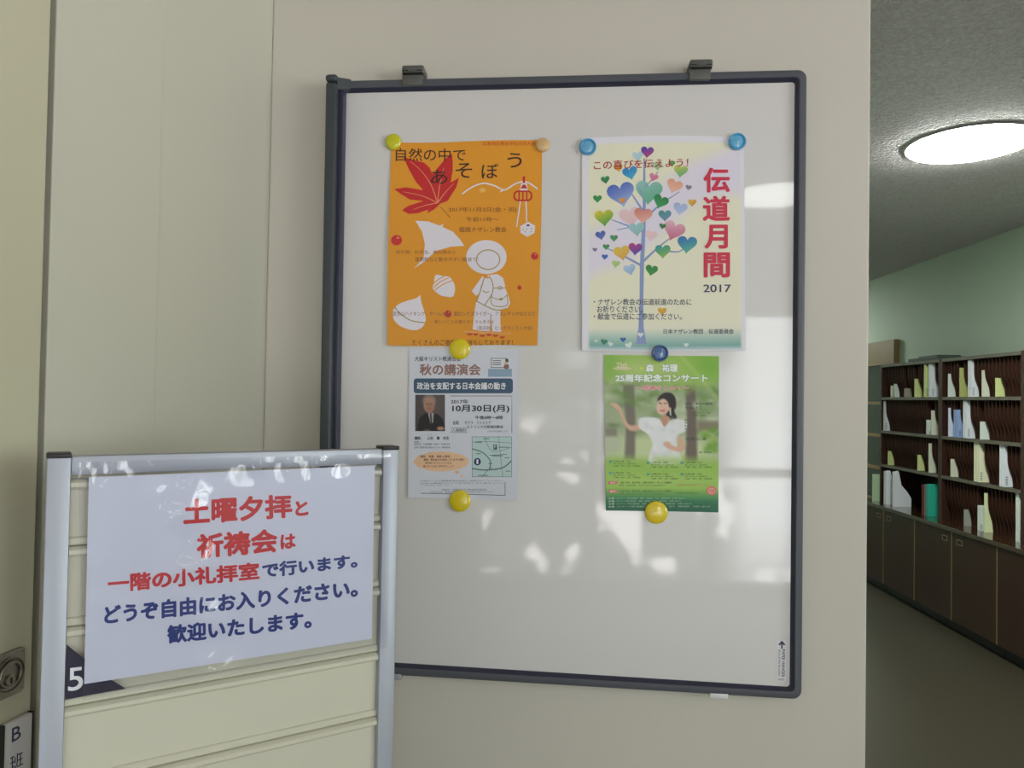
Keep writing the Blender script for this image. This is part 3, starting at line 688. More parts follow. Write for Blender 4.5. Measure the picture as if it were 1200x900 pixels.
H = [(205, 285, 106, -12, (74, 104, 196), (168, 186, 230)), (312, 276, 104, 5, (150, 198, 196), (90, 176, 136)), (240, 372, 84, -10, (236, 206, 214), (228, 190, 196)), (290, 368, 70, 5, (214, 128, 116), (236, 186, 176)), (265, 420, 60, -5, (160, 202, 206), (140, 190, 200)), (408, 425, 84, 20, (230, 190, 206), (198, 90, 130)), (320, 446, 48, 10, (240, 206, 206), (232, 206, 214)), (270, 140, 42, -10, (196, 220, 232), (170, 206, 224)), (345, 178, 38, 0, (190, 216, 180), (140, 190, 130)), (195, 186, 34, -10, (236, 190, 70), (226, 160, 60)),
     (306, 124, 50, 5, (82, 66, 176), (206, 66, 130)), (240, 205, 58, -15, (40, 130, 206), (70, 182, 214)), (145, 232, 34, -10, (60, 150, 90), (40, 120, 80)), (115, 305, 34, 0, (40, 140, 70), (60, 160, 80)), (210, 312, 26, 0, (230, 170, 60), (210, 130, 90)), (330, 222, 36, 20, (226, 140, 170), (210, 110, 160)), (400, 170, 26, 0, (70, 160, 80), (110, 180, 80)), (434, 197, 54, 8, (214, 206, 80), (90, 180, 140)), (410, 255, 62, 20, (232, 160, 130), (240, 196, 180)), (464, 262, 24, 10, (120, 116, 130), (160, 150, 170)), (478, 320, 32, 0, (226, 180, 60), (206, 150, 50)), (357, 315, 60, 22, (24, 126, 70), (70, 168, 96)), (432, 342, 54, 10, (160, 176, 224), (190, 206, 240)), (373, 368, 50, 0, (60, 150, 140), (120, 140, 190)), (140, 376, 72, -5, (226, 206, 50), (70, 160, 80)), (364, 410, 26, 10, (50, 130, 70), (40, 110, 60)),
     (127, 445, 40, -12, (70, 90, 176), (110, 130, 200)), (178, 456, 30, 0, (60, 140, 100), (90, 160, 90)), (105, 501, 18, 0, (120, 110, 140), (140, 130, 160)), (148, 490, 26, 0, (50, 140, 80), (80, 160, 90)), (143, 528, 24, 0, (60, 90, 180), (50, 110, 190)), (208, 511, 64, -10, (232, 206, 70), (222, 160, 90)), (260, 496, 54, 5, (190, 60, 130), (70, 70, 180)), (365, 505, 60, 0, (40, 150, 160), (160, 190, 70)), (458, 478, 76, 5, (40, 110, 190), (90, 190, 150)), (185, 554, 32, 10, (190, 214, 140), (150, 196, 110)), (238, 575, 48, -15, (190, 210, 236), (140, 180, 220)), (322, 578, 48, 10, (30, 130, 60), (80, 160, 70)), (363, 735, 34, 0, (226, 180, 50), (214, 160, 50)), (140, 853, 26, 10, (50, 140, 110), (40, 120, 90)), (213, 845, 22, 0, (50, 90, 170), (60, 110, 190)), (280, 826, 22, 0, (232, 236, 240), (220, 226, 230)), (235, 866, 28, -20, (232, 240, 240), (220, 230, 230)), (165, 862, 20, 20, (220, 236, 230), (210, 226, 224)), (455, 865, 18, 0, (226, 236, 232), (214, 230, 226)), (110, 850, 12, 0, (220, 236, 230), (210, 226, 220))]
for i, h in enumerate(H):
    ik = Ink(sh, 2); ik.lift += .000008 * i; heart(ik, *h); ik.build('printed_heart')
ik = Ink(sh, 10)
RT = (212, 38, 76)
for ch, bx_ in (('伝', (520, 186, 622, 282)), ('道', (517, 294, 622, 392)), ('月', (524, 405, 614, 498)), ('間', (521, 511, 622, 608))): ik.text(ch, bx_, RT, .034, 4)
ik.build('title_lettering'); ik = Ink(sh, 10)
ik.text('2017', (520, 634, 625, 664), (56, 56, 96), .015, 4)
ik.build('year_lettering'); ik = Ink(sh, 10)
ik.text('この喜びを伝えよう！', [(100, 160), (464, 149), (462, 182), (101, 195)], (176, 36, 48), .012, 4)
ik.build('heading_lettering')
ik = Ink(sh, 10)
NV = (72, 76, 104)
ik.text('・ナザレン教会の伝道前進のために', (100, 688, 475, 713), NV, .01, 3); ik.text('お祈りください。', (113, 715, 288, 742), NV, .01, 3); ik.text('・献金で伝道にご参加ください。', (100, 743, 438, 769), NV, .01, 3)
ik.text('日本ナザレン教団　伝道委員会', (368, 804, 636, 823), (60, 72, 92), .012, 2)
ik.build('body_lettering')

# ------------------------------------------------------------------ lecture flyer
pt = wallpt(543, 586, BF)
po = thing('flyer', 'white lecture flyer with navy banner and small portrait, hung below the orange poster', 'flyer', pt, 'posters on the notice board')
sh = Sheet(WORLD, PB, [(479.8, 408.8), (608, 409.8), (606, 586.4), (478.8, 582.8)], hang(.002, .004), po, (465, 395, 4.186))
sh.grid(24, 32, lambda u, v, p: lin((216, 219, 232)))
ik = Ink(sh)
ik.rect(84, 203, 570, 276, (58, 86, 116), 14); ik.build('banner_print'); ik = Ink(sh)
ik.rect(448, 156, 565, 195, (140, 168, 194)); ik.rect(462, 103, 536, 151, (70, 76, 80)); ik.rect(465, 106, 533, 148, (222, 224, 232))
ik.ell(540, 116, 8, 11, (70, 66, 60)); ik.ell(538, 145, 13, 13, (140, 100, 90)); ik.ell(536, 128, 7, 8, (216, 180, 150))
for y in (114, 124, 134): ik.rect(470, y, 512, y + 4, (90, 92, 100))
ik.build('cartoon_speaker_print'); ik = Ink(sh)
ik.stroke([(262, 289), (565, 289), (565, 470)], 3, (80, 84, 100)); ik.stroke([(118, 765), (532, 776)], 3, (70, 74, 84)); ik.stroke([(532, 710), (532, 776)], 3, (70, 74, 84))
ik.stroke([(267, 446), (346, 446), (346, 468), (267, 468)], 2, (70, 74, 84), closed=True)
ik.build('box_line_print')
ik = Ink(sh)
cl = []
for t in np.linspace(0, 2 * math.pi, 64, endpoint=False): k = 1 + .05 * abs(math.sin(5.5 * t)); cl.append((220 + 130 * k * math.cos(t), 610 + 47 * k * math.sin(t)))
ik.poly(cl, (238, 196, 160)); ik.ell(296, 662, 11, 8, (234, 190, 156)); ik.ell(318, 682, 7, 5, (234, 196, 166))
ik.build('speech_cloud_print')
ik = Ink(sh)
ik.rect(369, 488, 565, 686, (70, 90, 96)); ik.rect(371, 490, 563, 684, (190, 214, 216))
for p, w in (([(371, 548), (420, 565), (448, 590), (460, 612), (455, 650)], 5), ([(371, 645), (440, 652), (520, 640), (563, 606)], 6), ([(430, 490), (470, 560), (563, 540)], 2), ([(371, 515), (440, 512), (563, 520)], 2), ([(500, 490), (520, 684)], 2), ([(455, 580), (540, 575)], 3), ([(420, 684), (450, 650), (470, 640)], 3)): ik.stroke(p, w, (92, 112, 118), 4)
ik.ell(396, 611, 17, 18, (28, 46, 100)); ik.rect(474, 527, 492, 552, (60, 76, 86)); ik.text('P', (478, 530, 488, 548), (200, 216, 220), .02, 2); ik.text('1', (391, 600, 401, 622), (230, 232, 240), .03, 2)
for x, y, w in ((385, 514, 34), (500, 538, 52), (425, 496, 30), (390, 570, 22), (470, 580, 50), (530, 590, 24), (445, 648, 44), (400, 676, 50), (535, 655, 24), (450, 618, 20)): ik.rect(x, y, x + w, y + 4, (104, 124, 130))
ik.build('map_print')
pp = Painter(92, 283, 237, 461, 36, 44, (76, 68, 70))
pp.blob(200, 330, 60, 80, (104, 92, 92), .7); pp.poly([(100, 461), (112, 400), (140, 375), (160, 372), (190, 375), (220, 395), (237, 440), (237, 470), (100, 470)], (34, 30, 36), 5)
pp.poly([(155, 372), (182, 372), (178, 420), (166, 425)], (196, 190, 196), 4, 1, 0); pp.line([(168, 378), (170, 425)], 9, (66, 54, 64), 3)
pp.ell(160, 312, 33, 32, (128, 122, 118), 7); pp.ell(160, 334, 27, 37, (178, 134, 114), 6); pp.ell(160, 306, 22, 11, (176, 134, 116), 7); pp.blob(165, 345, 20, 16, (150, 104, 90), .5)
pp.line([(146, 328), (156, 328)], 4, (84, 56, 50), 3); pp.line([(165, 328), (175, 328)], 4, (84, 56, 50), 3); pp.line([(160, 332), (159, 344)], 3, (150, 104, 90), 3); pp.line([(152, 354), (168, 354)], 3, (120, 70, 66), 3)
pp.ell(216, 448, 18, 9, (186, 140, 120), 5); pp.ell(150, 458, 16, 6, (120, 92, 80), 6)
ps = Sheet(WORLD, PB - .0005, [sh.P((92, 283)), sh.P((237, 283)), sh.P((237, 461)), sh.P((92, 461))], lambda u, v: sh.bulge(.06 + .26 * u, .3 + .24 * v), po)
ps.grid(36, 44, lambda u, v, p: pp.lookup(u, v), 'portrait_photo', .0002)
ik = Ink(sh, 5)
ik.text('秋の講演会', (112, 131, 412, 188), (150, 112, 104), .03, 4); ik.text('政治を支配する日本会議の動き', (100, 222, 535, 258), (236, 238, 244), .022, 3); ik.text('大阪キリスト教連合会', (88, 95, 315, 119), (60, 56, 66), .012, 3)
ik.text('2017年', (266, 306, 352, 327), (44, 44, 54), .02, 3); ik.text('10月30日(月)', (273, 333, 553, 372), (36, 36, 46), .026, 4); ik.text('午後6時～8時', (385, 385, 521, 404), (44, 44, 54), .02, 3)
ik.build('title_lettering')
ik = Ink(sh, 5); G = (64, 64, 78)
ik.text('会場：　サクラ　ファミリア', (275, 411, 462, 430), G, .015, 2); ik.text('カトリック大阪梅田教会', (345, 432, 523, 448), G, .015, 2); ik.text('入場無料', (271, 449, 342, 465), G, .01, 2); ik.text('大阪市北区豊崎三丁目', (445, 457, 542, 466), (120, 120, 134), 0, 1)
ik.text('講師、　上杉　聰　先生', (88, 487, 258, 504), G, .02, 2); ik.text('うえすぎ　さとし', (146, 476, 206, 482), (130, 130, 144), 0, 1); ik.text('略歴', (88, 510, 110, 518), (96, 96, 110), 0, 1)
ik.text('関西大学　文学部講師　歴史学・部落史研究', (88, 520, 262, 530), (96, 96, 110), 0, 1); ik.text('日本の戦争責任資料センター事務局長', (88, 536, 265, 546), (96, 96, 110), 0, 1)
for k, (tx_, x0, x1) in enumerate((('戦前　宗教　国家の関係', 118, 262), ('戦後　憲法改正を目指している今の動き', 134, 332), ('何が起ころうとしているか', 140, 270), ('皆さんと共に学びましょう', 132, 280))): ik.text(tx_, (x0, 579 + 16 * k, x1, 591 + 16 * k), (112, 78, 70), .01, 1)
for k, tx_ in enumerate(('大阪キリスト教連合会は府内の諸教派がともに協力し', '社会の課題について学び祈りあう集まりです')): ik.text(tx_, (116, 701 + 12 * k, 528, 708 + 12 * k), (130, 130, 142), 0, 1)
ik.text('どなたでも自由にご参加ください', (116, 723, 260, 729), (130, 130, 142), 0, 1); ik.text('連絡先：大阪キリスト教連合会事務局', (222, 744, 440, 752), (104, 104, 116), 0, 1); ik.text('大阪市北区　電話・ファックスにてお問い合わせください', (165, 755, 480, 763), (120, 120, 132), 0, 1)
ik.build('body_lettering')

# ------------------------------------------------------------------ concert flyer
pt = wallpt(776, 600, BF)
po = thing('flyer', 'green concert flyer with a photograph of a woman in white among trees', 'flyer', pt, 'posters on the notice board')
sh = Sheet(WORLD, PB, [(707.8, 415.8), (842.5, 417.5), (841.4, 600.2), (710, 598)], hang(.002, .003), po, (695, 395, 4.09))
pp = Painter(52, 86, 603, 838, 92, 124, (150, 190, 96))
rng = np.random.RandomState(3)
GR = (150, 196, 84)
pp.I[:] = (172, 186, 150)
for _ in range(60): pp.blob(rng.uniform(52, 603), rng.uniform(200, 470), rng.uniform(14, 46), rng.uniform(10, 34), [(120, 150, 90), (206, 216, 190), (150, 176, 120), (96, 120, 80), (220, 226, 206)][rng.randint(5)], .6)
pp.ell(300, 540, 330, 70, (206, 220, 170), 50); pp.ell(60, 520, 80, 50, (196, 206, 176), 30)
pp.poly([(140, 230), (195, 225), (200, 400), (196, 590), (145, 590), (155, 420)], (122, 112, 104), 14, .9, 0); pp.poly([(440, 215), (490, 220), (500, 600), (440, 600), (450, 400)], (112, 98, 90), 14, .95, 0); pp.poly([(52, 440), (110, 440), (110, 480), (52, 480)], (130, 124, 116), 16, .7, 0); pp.poly([(500, 400), (603, 400), (603, 440), (500, 450)], (128, 108, 96), 20, .7, 0)
for _ in range(50): pp.blob(rng.uniform(52, 603), rng.uniform(210, 330), rng.uniform(10, 30), rng.uniform(8, 22), [(110, 144, 78), (196, 210, 176), (136, 168, 104)][rng.randint(3)], .65)
for _ in range(16): pp.blob(rng.uniform(530, 603), rng.uniform(440, 540), 18, 14, [(110, 160, 60), (150, 190, 80)][rng.randint(2)], .8)
top = np.clip((250 - pp.Y - 20 * np.sin(pp.X / 90)) / 70, 0, 1); pp.mix(top, (158, 200, 88)); pp.blob(230, 150, 220, 50, (196, 216, 140), .7); pp.blob(560, 120, 90, 90, (124, 184, 60), .8); pp.blob(70, 130, 60, 80, (120, 180, 70), .6); pp.line([(420, 86), (520, 200), (603, 300)], 14, (186, 216, 130), 20, .6)
bot = np.clip((pp.Y - 560) / 50, 0, 1); pp.mix(bot, (160, 204, 92)); pp.blob(300, 690, 330, 40, (186, 216, 120), .6); bt = np.clip((pp.Y - 725) / 60, 0, 1); pp.mix(bt, (66, 140, 96)); bt = np.clip((pp.Y - 770) / 50, 0, 1); pp.mix(bt, (44, 110, 84))
# the photographed woman
SK, SK2 = (226, 184, 160), (206, 156, 130); HR = (44, 34, 40)
pp.poly([(312, 300), (322, 278), (345, 264), (376, 268), (394, 292), (397, 330), (388, 355), (400, 385), (372, 398), (352, 392), (340, 330)], HR, 6)
pp.poly([(130, 345), (150, 395), (175, 425), (225, 420), (240, 440), (180, 452), (150, 425), (125, 370), (112, 335)], SK, 6); pp.poly([(80, 322), (100, 318), (122, 330), (132, 350), (118, 352), (96, 338)], SK, 5)
pp.poly([(328, 380), (362, 380), (370, 420), (345, 450), (315, 425)], SK2, 6)
pp.poly([(222, 390), (260, 384), (315, 392), (340, 430), (368, 400), (410, 392), (448, 410), (440, 450), (405, 470), (398, 520), (420, 600), (270, 605), (282, 520), (262, 470), (220, 440), (214, 410)], (238, 240, 244), 6)
for _ in range(26): pp.blob(rng.uniform(230, 430), rng.uniform(395, 590), rng.uniform(8, 16), rng.uniform(6, 20), [(214, 220, 228), (250, 250, 252), (224, 230, 224)][rng.randint(3)], .6)
pp.poly([(405, 470), (428, 490), (438, 530), (420, 550), (370, 540), (340, 520), (345, 508), (380, 520), (404, 522)], SK, 5); pp.ell(352, 512, 18, 12, SK, 5)
pp.ell(333, 334, 31, 40, (236, 200, 180), 5, 1, 12); pp.poly([(306, 306), (318, 280), (350, 270), (378, 290), (384, 330), (366, 352), (360, 318), (346, 298), (326, 296)], HR, 6); pp.ell(366, 344, 7, 10, (226, 184, 160), 4); pp.blob(338, 350, 12, 8, (232, 160, 140), .5)
pp.line([(314, 318), (325, 316)], 4, (90, 60, 56), 3); pp.line([(338, 318), (350, 318)], 4, (90, 60, 56), 3); pp.line([(328, 326), (324, 338)], 3, (214, 166, 146), 3); pp.line([(318, 350), (330, 355), (342, 349)], 5, (200, 90, 96), 3); pp.line([(371, 350), (369, 372)], 5, (214, 220, 224), 3)
pp.poly([(300, 575), (440, 575), (440, 620), (260, 620)], (176, 210, 120), 40, .8, 0)
sh.grid(92, 124, lambda u, v, p: pp.lookup(u, v))
ik = Ink(sh, 2)
OUT = (44, 92, 80)
ik.text('森　祐理', (252, 129, 406, 168), (240, 248, 240), .05, 3, ((60, 112, 96), .035)); ik.text('25周年記念コンサート', (106, 177, 550, 216), (242, 250, 242), .05, 3, ((60, 112, 96), .03))
ik.text('～感謝をこめて～', (206, 233, 458, 254), (226, 110, 130), .02, 2, ((244, 226, 226), .04))
ik.ell(140, 150, 46, 7, (224, 214, 180)); ik.text('25th', (112, 122, 164, 146), (236, 226, 190), .02, 2); ik.poly([(224, 150), (231, 140), (238, 150), (231, 160)], (220, 230, 90))
ik.build('title_lettering')
ik = Ink(sh, 2); DG = (46, 78, 60)
for tx_, bx_ in (('感謝と希望の歌声', (440, 313, 570, 327)), ('を届けて', (440, 331, 522, 346)), ('大阪公演', (440, 480, 540, 495)), ('主催　実行委員会', (505, 547, 568, 556)), ('ゲスト　ピアノ　弦楽', (478, 360, 560, 367)), ('共演　合唱団', (478, 373, 540, 380))): ik.text(tx_, bx_, DG, .012, 2)
for k in range(4): ik.text('曲目', (438, 392 + 14 * k, 456, 401 + 14 * k), DG, .01, 1)
for r_ in range(2):
    for c_ in range(3):
        x, y = (96, 276, 438)[c_], (590, 645)[r_] + (6 if c_ else 0)
        ik.text(('10月21日（土）', '11月3日（祝）', '11月18日（土）', '11月25日（土）', '12月2日（土）', '12月9日（土）')[r_ * 3 + c_], (x, y, x + 84, y + 9), DG, .01, 1)
        ik.text('会場　市民文化ホール　開演午後二時', (x, y + 13, x + 108, y + 20), (70, 104, 66), 0, 1); ik.text('入場料　前売　当日　全席自由', (x, y + 23, x + 130, y + 31), (60, 96, 60), 0, 1)
        ik.rect(x - 20, y, x - 6, y + 12, (96, 170, 150), 3)
for y, k in ((690, 0), (731, 1)):
    ik.rect(72, y, 118, y + 14, (214, 120, 116), 5); ik.text('前売', (82, y + 3, 106, y + 11), (244, 230, 226), .01, 1)
    ik.text('一般二千円　学生千円　お問い合わせ　チケット取扱所', (126, y + 2, 375, y + 12), (86, 96, 60), .01, 1); ik.text('電話　受付時間　午前十時より午後五時まで', (126, y + 16, 350, y + 24), (110, 118, 70), 0, 1)
ik.text('全国各地の会場でお待ちしています', (400, 703, 560, 713), (206, 150, 110), 0, 1); ik.text('ご予約はお早めに', (390, 742, 500, 752), (86, 104, 60), 0, 1)
ik.ell(566, 735, 24, 22, (224, 120, 110)); ik.ell(566, 735, 16, 14, (232, 170, 150)); ik.text('感謝', (554, 728, 578, 742), (206, 60, 60), .01, 1)
for k in range(4):
    y = 768 + 13 * k; ik.text('主催', (72, y, 102, y + 8), (206, 224, 206), .01, 1); ik.text('コンサート実行委員会　後援　各教会　協力　関係団体　お問い合わせ', (112, y, (440, 420, 470, 560)[k], y + 8), (176, 206, 180), 0, 1)
ik.build('body_lettering')

# ------------------------------------------------------------------ round magnets
def magnet(px, py, r, rgb, label, ringed=False, dim=False, tr=0.0):
    P = wallpt(px, py, BF - .004); R_ = r * 1.645e-3
    t = thing('round_magnet', label, 'magnet', (P[0], BF - .0014, P[2]), 'round magnets on the notice board')
    key = 'magnet_%d_%d_%d' % rgb
    if key not in M: M[key] = mat(key, rgb, .2, coat=.6)
    c, ax, up = np.array([P[0], BF - .0014, P[2]]), (0, -1, 0), (0, 0, 1)
    if ringed:
        key2 = key + '_dish'
        if key2 not in M: M[key2] = mat(key2, tuple(min(255, int(v * .72 + 70)) for v in rgb), .15, coat=.7)
        MB().lathe([(R_ * .92, 0), (R_, .0015), (R_, .005), (R_ * .95, .0068), (R_ * .85, .0072), (R_ * .77, .0066), (R_ * .74, .005), (R_ * .6, .0046)], c, ax, up, 40).build('rim', M[key], t, smooth=50)
        MB().lathe([(R_ * .735, .0047), (R_ * .55, .0056), (R_ * .3, .0062), (.0004, .0064)], c, ax, up, 32).build('dome', M[key2], t, smooth=60)
    else:
        MB().lathe([(R_ * .92, 0), (R_, .0012), (R_, .0042), (R_ * .97, .0052)], c, ax, up, 40).build('rim', M[key], t, smooth=50)
        MB().lathe([(R_ * .97, .0051), (R_ * .9, .0062), (R_ * .72, .0075), (R_ * .45, .0084), (R_ * .2, .0088), (.0004, .0089)], c, ax, up, 40).build('dome', M[key], t, smooth=60)
    return t
magnet(461, 166.5, 9.6, (206, 204, 28), 'lime yellow magnet at the top left corner of the orange poster')
magnet(636, 170, 8.2, (222, 184, 128), 'peach beige magnet at the top right corner of the orange poster')
magnet(689, 172.3, 9.8, (52, 150, 206), 'sky blue magnet at the top left corner of the heart tree poster', True)
magnet(864, 166, 9.8, (48, 156, 210), 'sky blue magnet at the top right corner of the heart tree poster', True)
magnet(538.8, 409, 12.3, (226, 206, 24), 'yellow magnet between the orange poster and the white flyer')
magnet(539, 587, 12.6, (226, 204, 22), 'yellow magnet at the bottom edge of the white flyer')
mg = magnet(773.5, 414, 9.6, (16, 66, 136), 'dark blue magnet between the heart tree poster and the green flyer', True)
magnet(769, 600.5, 13.0, (232, 206, 40), 'yellow magnet at the bottom edge of the green flyer')

# ------------------------------------------------------------------ display stand in front
SL = CAM + ray(55, 531) * .82; SR_ = CAM + ray(468, 523) * .82 * 1.275
ST = Frame((SL[0], SL[1], 0), (SR_[0] - SL[0], SR_[1] - SL[1], 0), (-(SR_[1] - SL[1]), SR_[0] - SL[0], 0))
SW = float(np.hypot(*(SR_ - SL)[:2])); STOP = float((SL[2] + SR_[2]) / 2)
stand = thing('display_stand', 'aluminium framed stand with cream slats standing before the notice board', 'display stand', ST((SW / 2, .012, 0)))
PW = .0235
for x0 in (0, SW - PW):
    o = MB(ST).box((x0, 0, .02), (x0 + PW, .028, STOP - .004), bev=.002).box((x0 + .0005, .004, .02), (x0 + PW - .0005, .024, .03)).build('post', M['alu'], stand, smooth=30)
    tag(MB(ST).box((x0 - .0005, -.0008, STOP - .006), (x0 + PW + .0005, .0288, STOP), bev=.0018).build('post_cap', M['black'], o, smooth=30), 'black plastic end cap')
    MB(ST).box((x0 - .003, -.12, 0), (x0 + PW + .003, .15, .022), bev=.006).build('foot', M['black'], stand, smooth=30)
zt1 = ST.px(200, 530, 0)[2]; 
MB(ST).box((PW, .004, STOP - .0255), (SW - PW, .024, STOP - .004), bev=.0015).build('top_rail', M['alu'], stand, smooth=30)
MB(ST).box((PW, .004, .10), (SW - PW, .024, .125), bev=.0015).build('bottom_rail', M['alu'], stand, smooth=30)
def zr(crop_y): return ST.px(446, 510 + crop_y / 2.307, .002)[2]
joints = [zr(v) for v in (236, 413, 588, 763)]                 # joint centres at the right-hand post
pitch = (joints[0] - joints[-1]) / 3
tops = [joints[0] + pitch] + joints + [joints[-1] - pitch * k for k in range(1, 12)]
tops = [t for t in tops if t > .2]
tops[0] = STOP - .030
def slat(zt, zb, nm):
    p = [(.020, zt), (.011, zt), (.007, zt - .0012), (.0035, zt - .004), (.0032, zt - .0085), (.006, zt - .0115), (.0105, zt - .0125), (.0108, zb + .0105), (.0085, zb + .0098), (.0072, zb + .008), (.0072, zb + .0025), (.0085, zb + .001), (.020, zb + .001)]
    MB(ST).extrude([(PW + .0003, y, z) for y, z in p], (SW - 2 * PW - .0006, 0, 0)).build(nm, M['slat'], stand, smooth=25)
for a_, b_ in zip(tops[:-1], tops[1:]): slat(a_, b_, 'slat')
# dark number card slid into the third slat
cz = lambda x, y: ST.px(40 + x / 2.307, 510 + y / 2.307, .009)
card = thing('number_card', 'dark navy card with white number 5 tucked into the stand slat behind the sign', 'card', ST((PW + .01, 0.0027, joints[2])))
q = [cz(*p) for p in ((77, 563), (140, 604), (205, 655), (246, 680), (150, 697), (77, 711))]  # slanted top cut into the shape where film glare hides the card
MB(ST).extrude([(max(p[0], PW + .0006), .0024, p[2]) for p in q], (0, .0005, 0)).build('card', mat('navy_card', (38, 34, 58), .4), card)
five = Sheet(ST, .0023, [ (40 + 78 / 2.307, 510 + 563 / 2.307), (40 + 246 / 2.307, 510 + 563 / 2.307), (40 + 246 / 2.307, 510 + 711 / 2.307), (40 + 78 / 2.307, 510 + 711 / 2.307)], lambda u, v: 0 * u, card, (40, 510, 2.307))
ik = Ink(five, 2); ik.text('5', [(92, 630), (132, 625), (133, 686), (91, 694)], (226, 228, 236), .012, 5); ik.build('number_lettering')
# printed notice in a clear laminate pouch
SY = .0015
sign = thing('laminated_sign', 'white laminated sign with red and blue lettering fixed to the slatted stand', 'sign', ST.o + ST.ex * SW / 2 + ST.ez * (STOP - .27) - ST.ey * .002)
sb = lambda u, v: .002 + .0015 * np.sin(math.pi * u) * (.5 + .5 * np.sin(math.pi * v)) + .0008 * (1 - v) * np.sin(math.pi * u)
sg = Sheet(ST, SY, [(104, 559), (438.6, 545.5), (435, 748), (98.5, 801)], sb, sign, (40, 510, 2.307))
sg.grid(36, 26, lambda u, v, p: lin((218, 221, 240)), 'paper', .0003)
R_, B_ = (206, 34, 44), (30, 52, 130)
ik = Ink(sg, 3)
ik.text('土曜夕拝', [(402, 171), (695, 158), (697, 222), (402, 243)], R_, .042, 5); ik.text('と', [(703, 178), (738, 172), (740, 215), (704, 219)], R_, .045, 4)
ik.text('祈祷会', [(437, 266), (655, 250), (657, 315), (438, 333)], R_, .042, 5); ik.text('は', [(663, 268), (705, 263), (705, 304), (664, 308)], R_, .045, 4)
ik.text('一階の小礼拝室', [(198, 376), (606, 340), (608, 388), (198, 426)], R_, .042, 5)
ik.build('red_lettering', 'bold red characters')
ik = Ink(sg, 3)
ik.text('で行います。', [(614, 344), (872, 318), (873, 357), (614, 386)], B_, .045, 4)
ik.text('どうぞ自由にお入りください。', [(189, 459), (873, 387), (874, 436), (189, 511)], B_, .045, 4)
ik.text('歓迎いたします。', [(358, 512), (748, 471), (749, 520), (359, 563)], B_, .045, 4)
ik.build('blue_lettering', 'bold blue characters')
def fb(u, v):
    r = .0062 + .0010 * np.sin(math.pi * u) * (.5 + .5 * np.sin(math.pi * v)) + .0004 * np.sin(9 * u + 3 * v) * np.sin(7 * v + 1)
    r = r + .0024 * np.exp(-((u - .36 - .05 * v + .012 * np.sin(11 * v)) / .055) ** 2) * np.clip(1.3 - 1.2 * v, 0, 1)
    r = r + .0026 * np.exp(-((u - .30 - .16 * v) / .06) ** 2) * np.sin(24 * v + 7 * u)
    return r + .0013 * np.exp(-((v - .03) / .06) ** 2) * np.sin(30 * u + 5 * np.sin(9 * u)) + .0072 * np.maximum(0, v - .85) * (1 - u)
fl = Sheet(ST, SY, [(91, 541), (456, 531), (452, 757), (97, 818)], fb, sign)
fo = fl.grid(120, 80, lambda u, v, p: (1, 1, 1), 'laminate_film', .00015, M['film'])
tag(fo, 'clear glossy plastic film')

# ------------------------------------------------------------------ group sign on the left door
bs = lambda x, y: np.array([x / 5.633, 740 + y / 5.633])
nb = thing('name_plate', 'white plate lettered B on the cream door leaf beside the stand', 'name plate', LW((LW.px(20, 870, -.014)[0], -.0125, LW.px(20, 880, -.014)[2])))
pr = LW.px(34, 834, -.015); plx = LW.px(1, 851, -.015)
x0, x1 = plx[0], pr[0]; zt = (pr[2] + plx[2]) / 2
MB(LW).box((x1, -.0205, zt - .26), (x0, -.0130, zt), bev=.0012).build('plate', mat('white_plate', (206, 206, 206), .35), nb, smooth=30)
MB(LW).box((x1 - .0022, -.0212, zt - .262), (x1, -.0128, zt + .001)).box((x0, -.0212, zt - .262), (x0 + .0022, -.0128, zt + .001)).build('side_edge', M['black'], nb)
class _S(Sheet): pass
bsh = Sheet(LW, -.0206, [(2, 851), (37, 833), (37, 1020), (2, 1080)], lambda u, v: 0 * u, nb, (0, 740, 5.633))
ik = Ink(bsh, 1); NB = (40, 44, 84)
ik.text('B', [(78, 640), (138, 612), (138, 702), (77, 735)], NB, .012, 4); ik.text('班', [(66, 826), (152, 786), (152, 880), (66, 925)], NB, .012, 4)
ik.build('plate_lettering')

# ------------------------------------------------------------------ shelving hall beyond the wall end
def fpx(px): return SHX * FPX / (px - 632) * 1.0               # first guess of the depth along the corridor
def fa(px, py=480, x=None):
    "depth along the corridor where the sight line meets the shelving front plane"
    x = SHX if x is None else x
    P = onplane(px, py, FR.o + FR.ex * x, FR.ex); d = P - FR.o
    return np.array([x, d @ FR.ey, d[2]])
aL0, aLR, aR1 = fa(1031.5)[1], fa(1101.5)[1], fa(1199)[1]
zT, z1, z2, z3, zC = 1.815, fa(1102, 465.5)[2], fa(1102, 511)[2], fa(1102, 557)[2], fa(1102, 609)[2]
zT = fa(1102, 421)[2]
DEP = .30
WHT, CR_, YG, LG, BL = (216, 218, 224), (206, 206, 186), (196, 204, 140), (206, 212, 206), (140, 160, 206)
e = .0007
TXT = [(.03, .10, .05 + .045 * k, .065 + .045 * k) for k in range(5)]
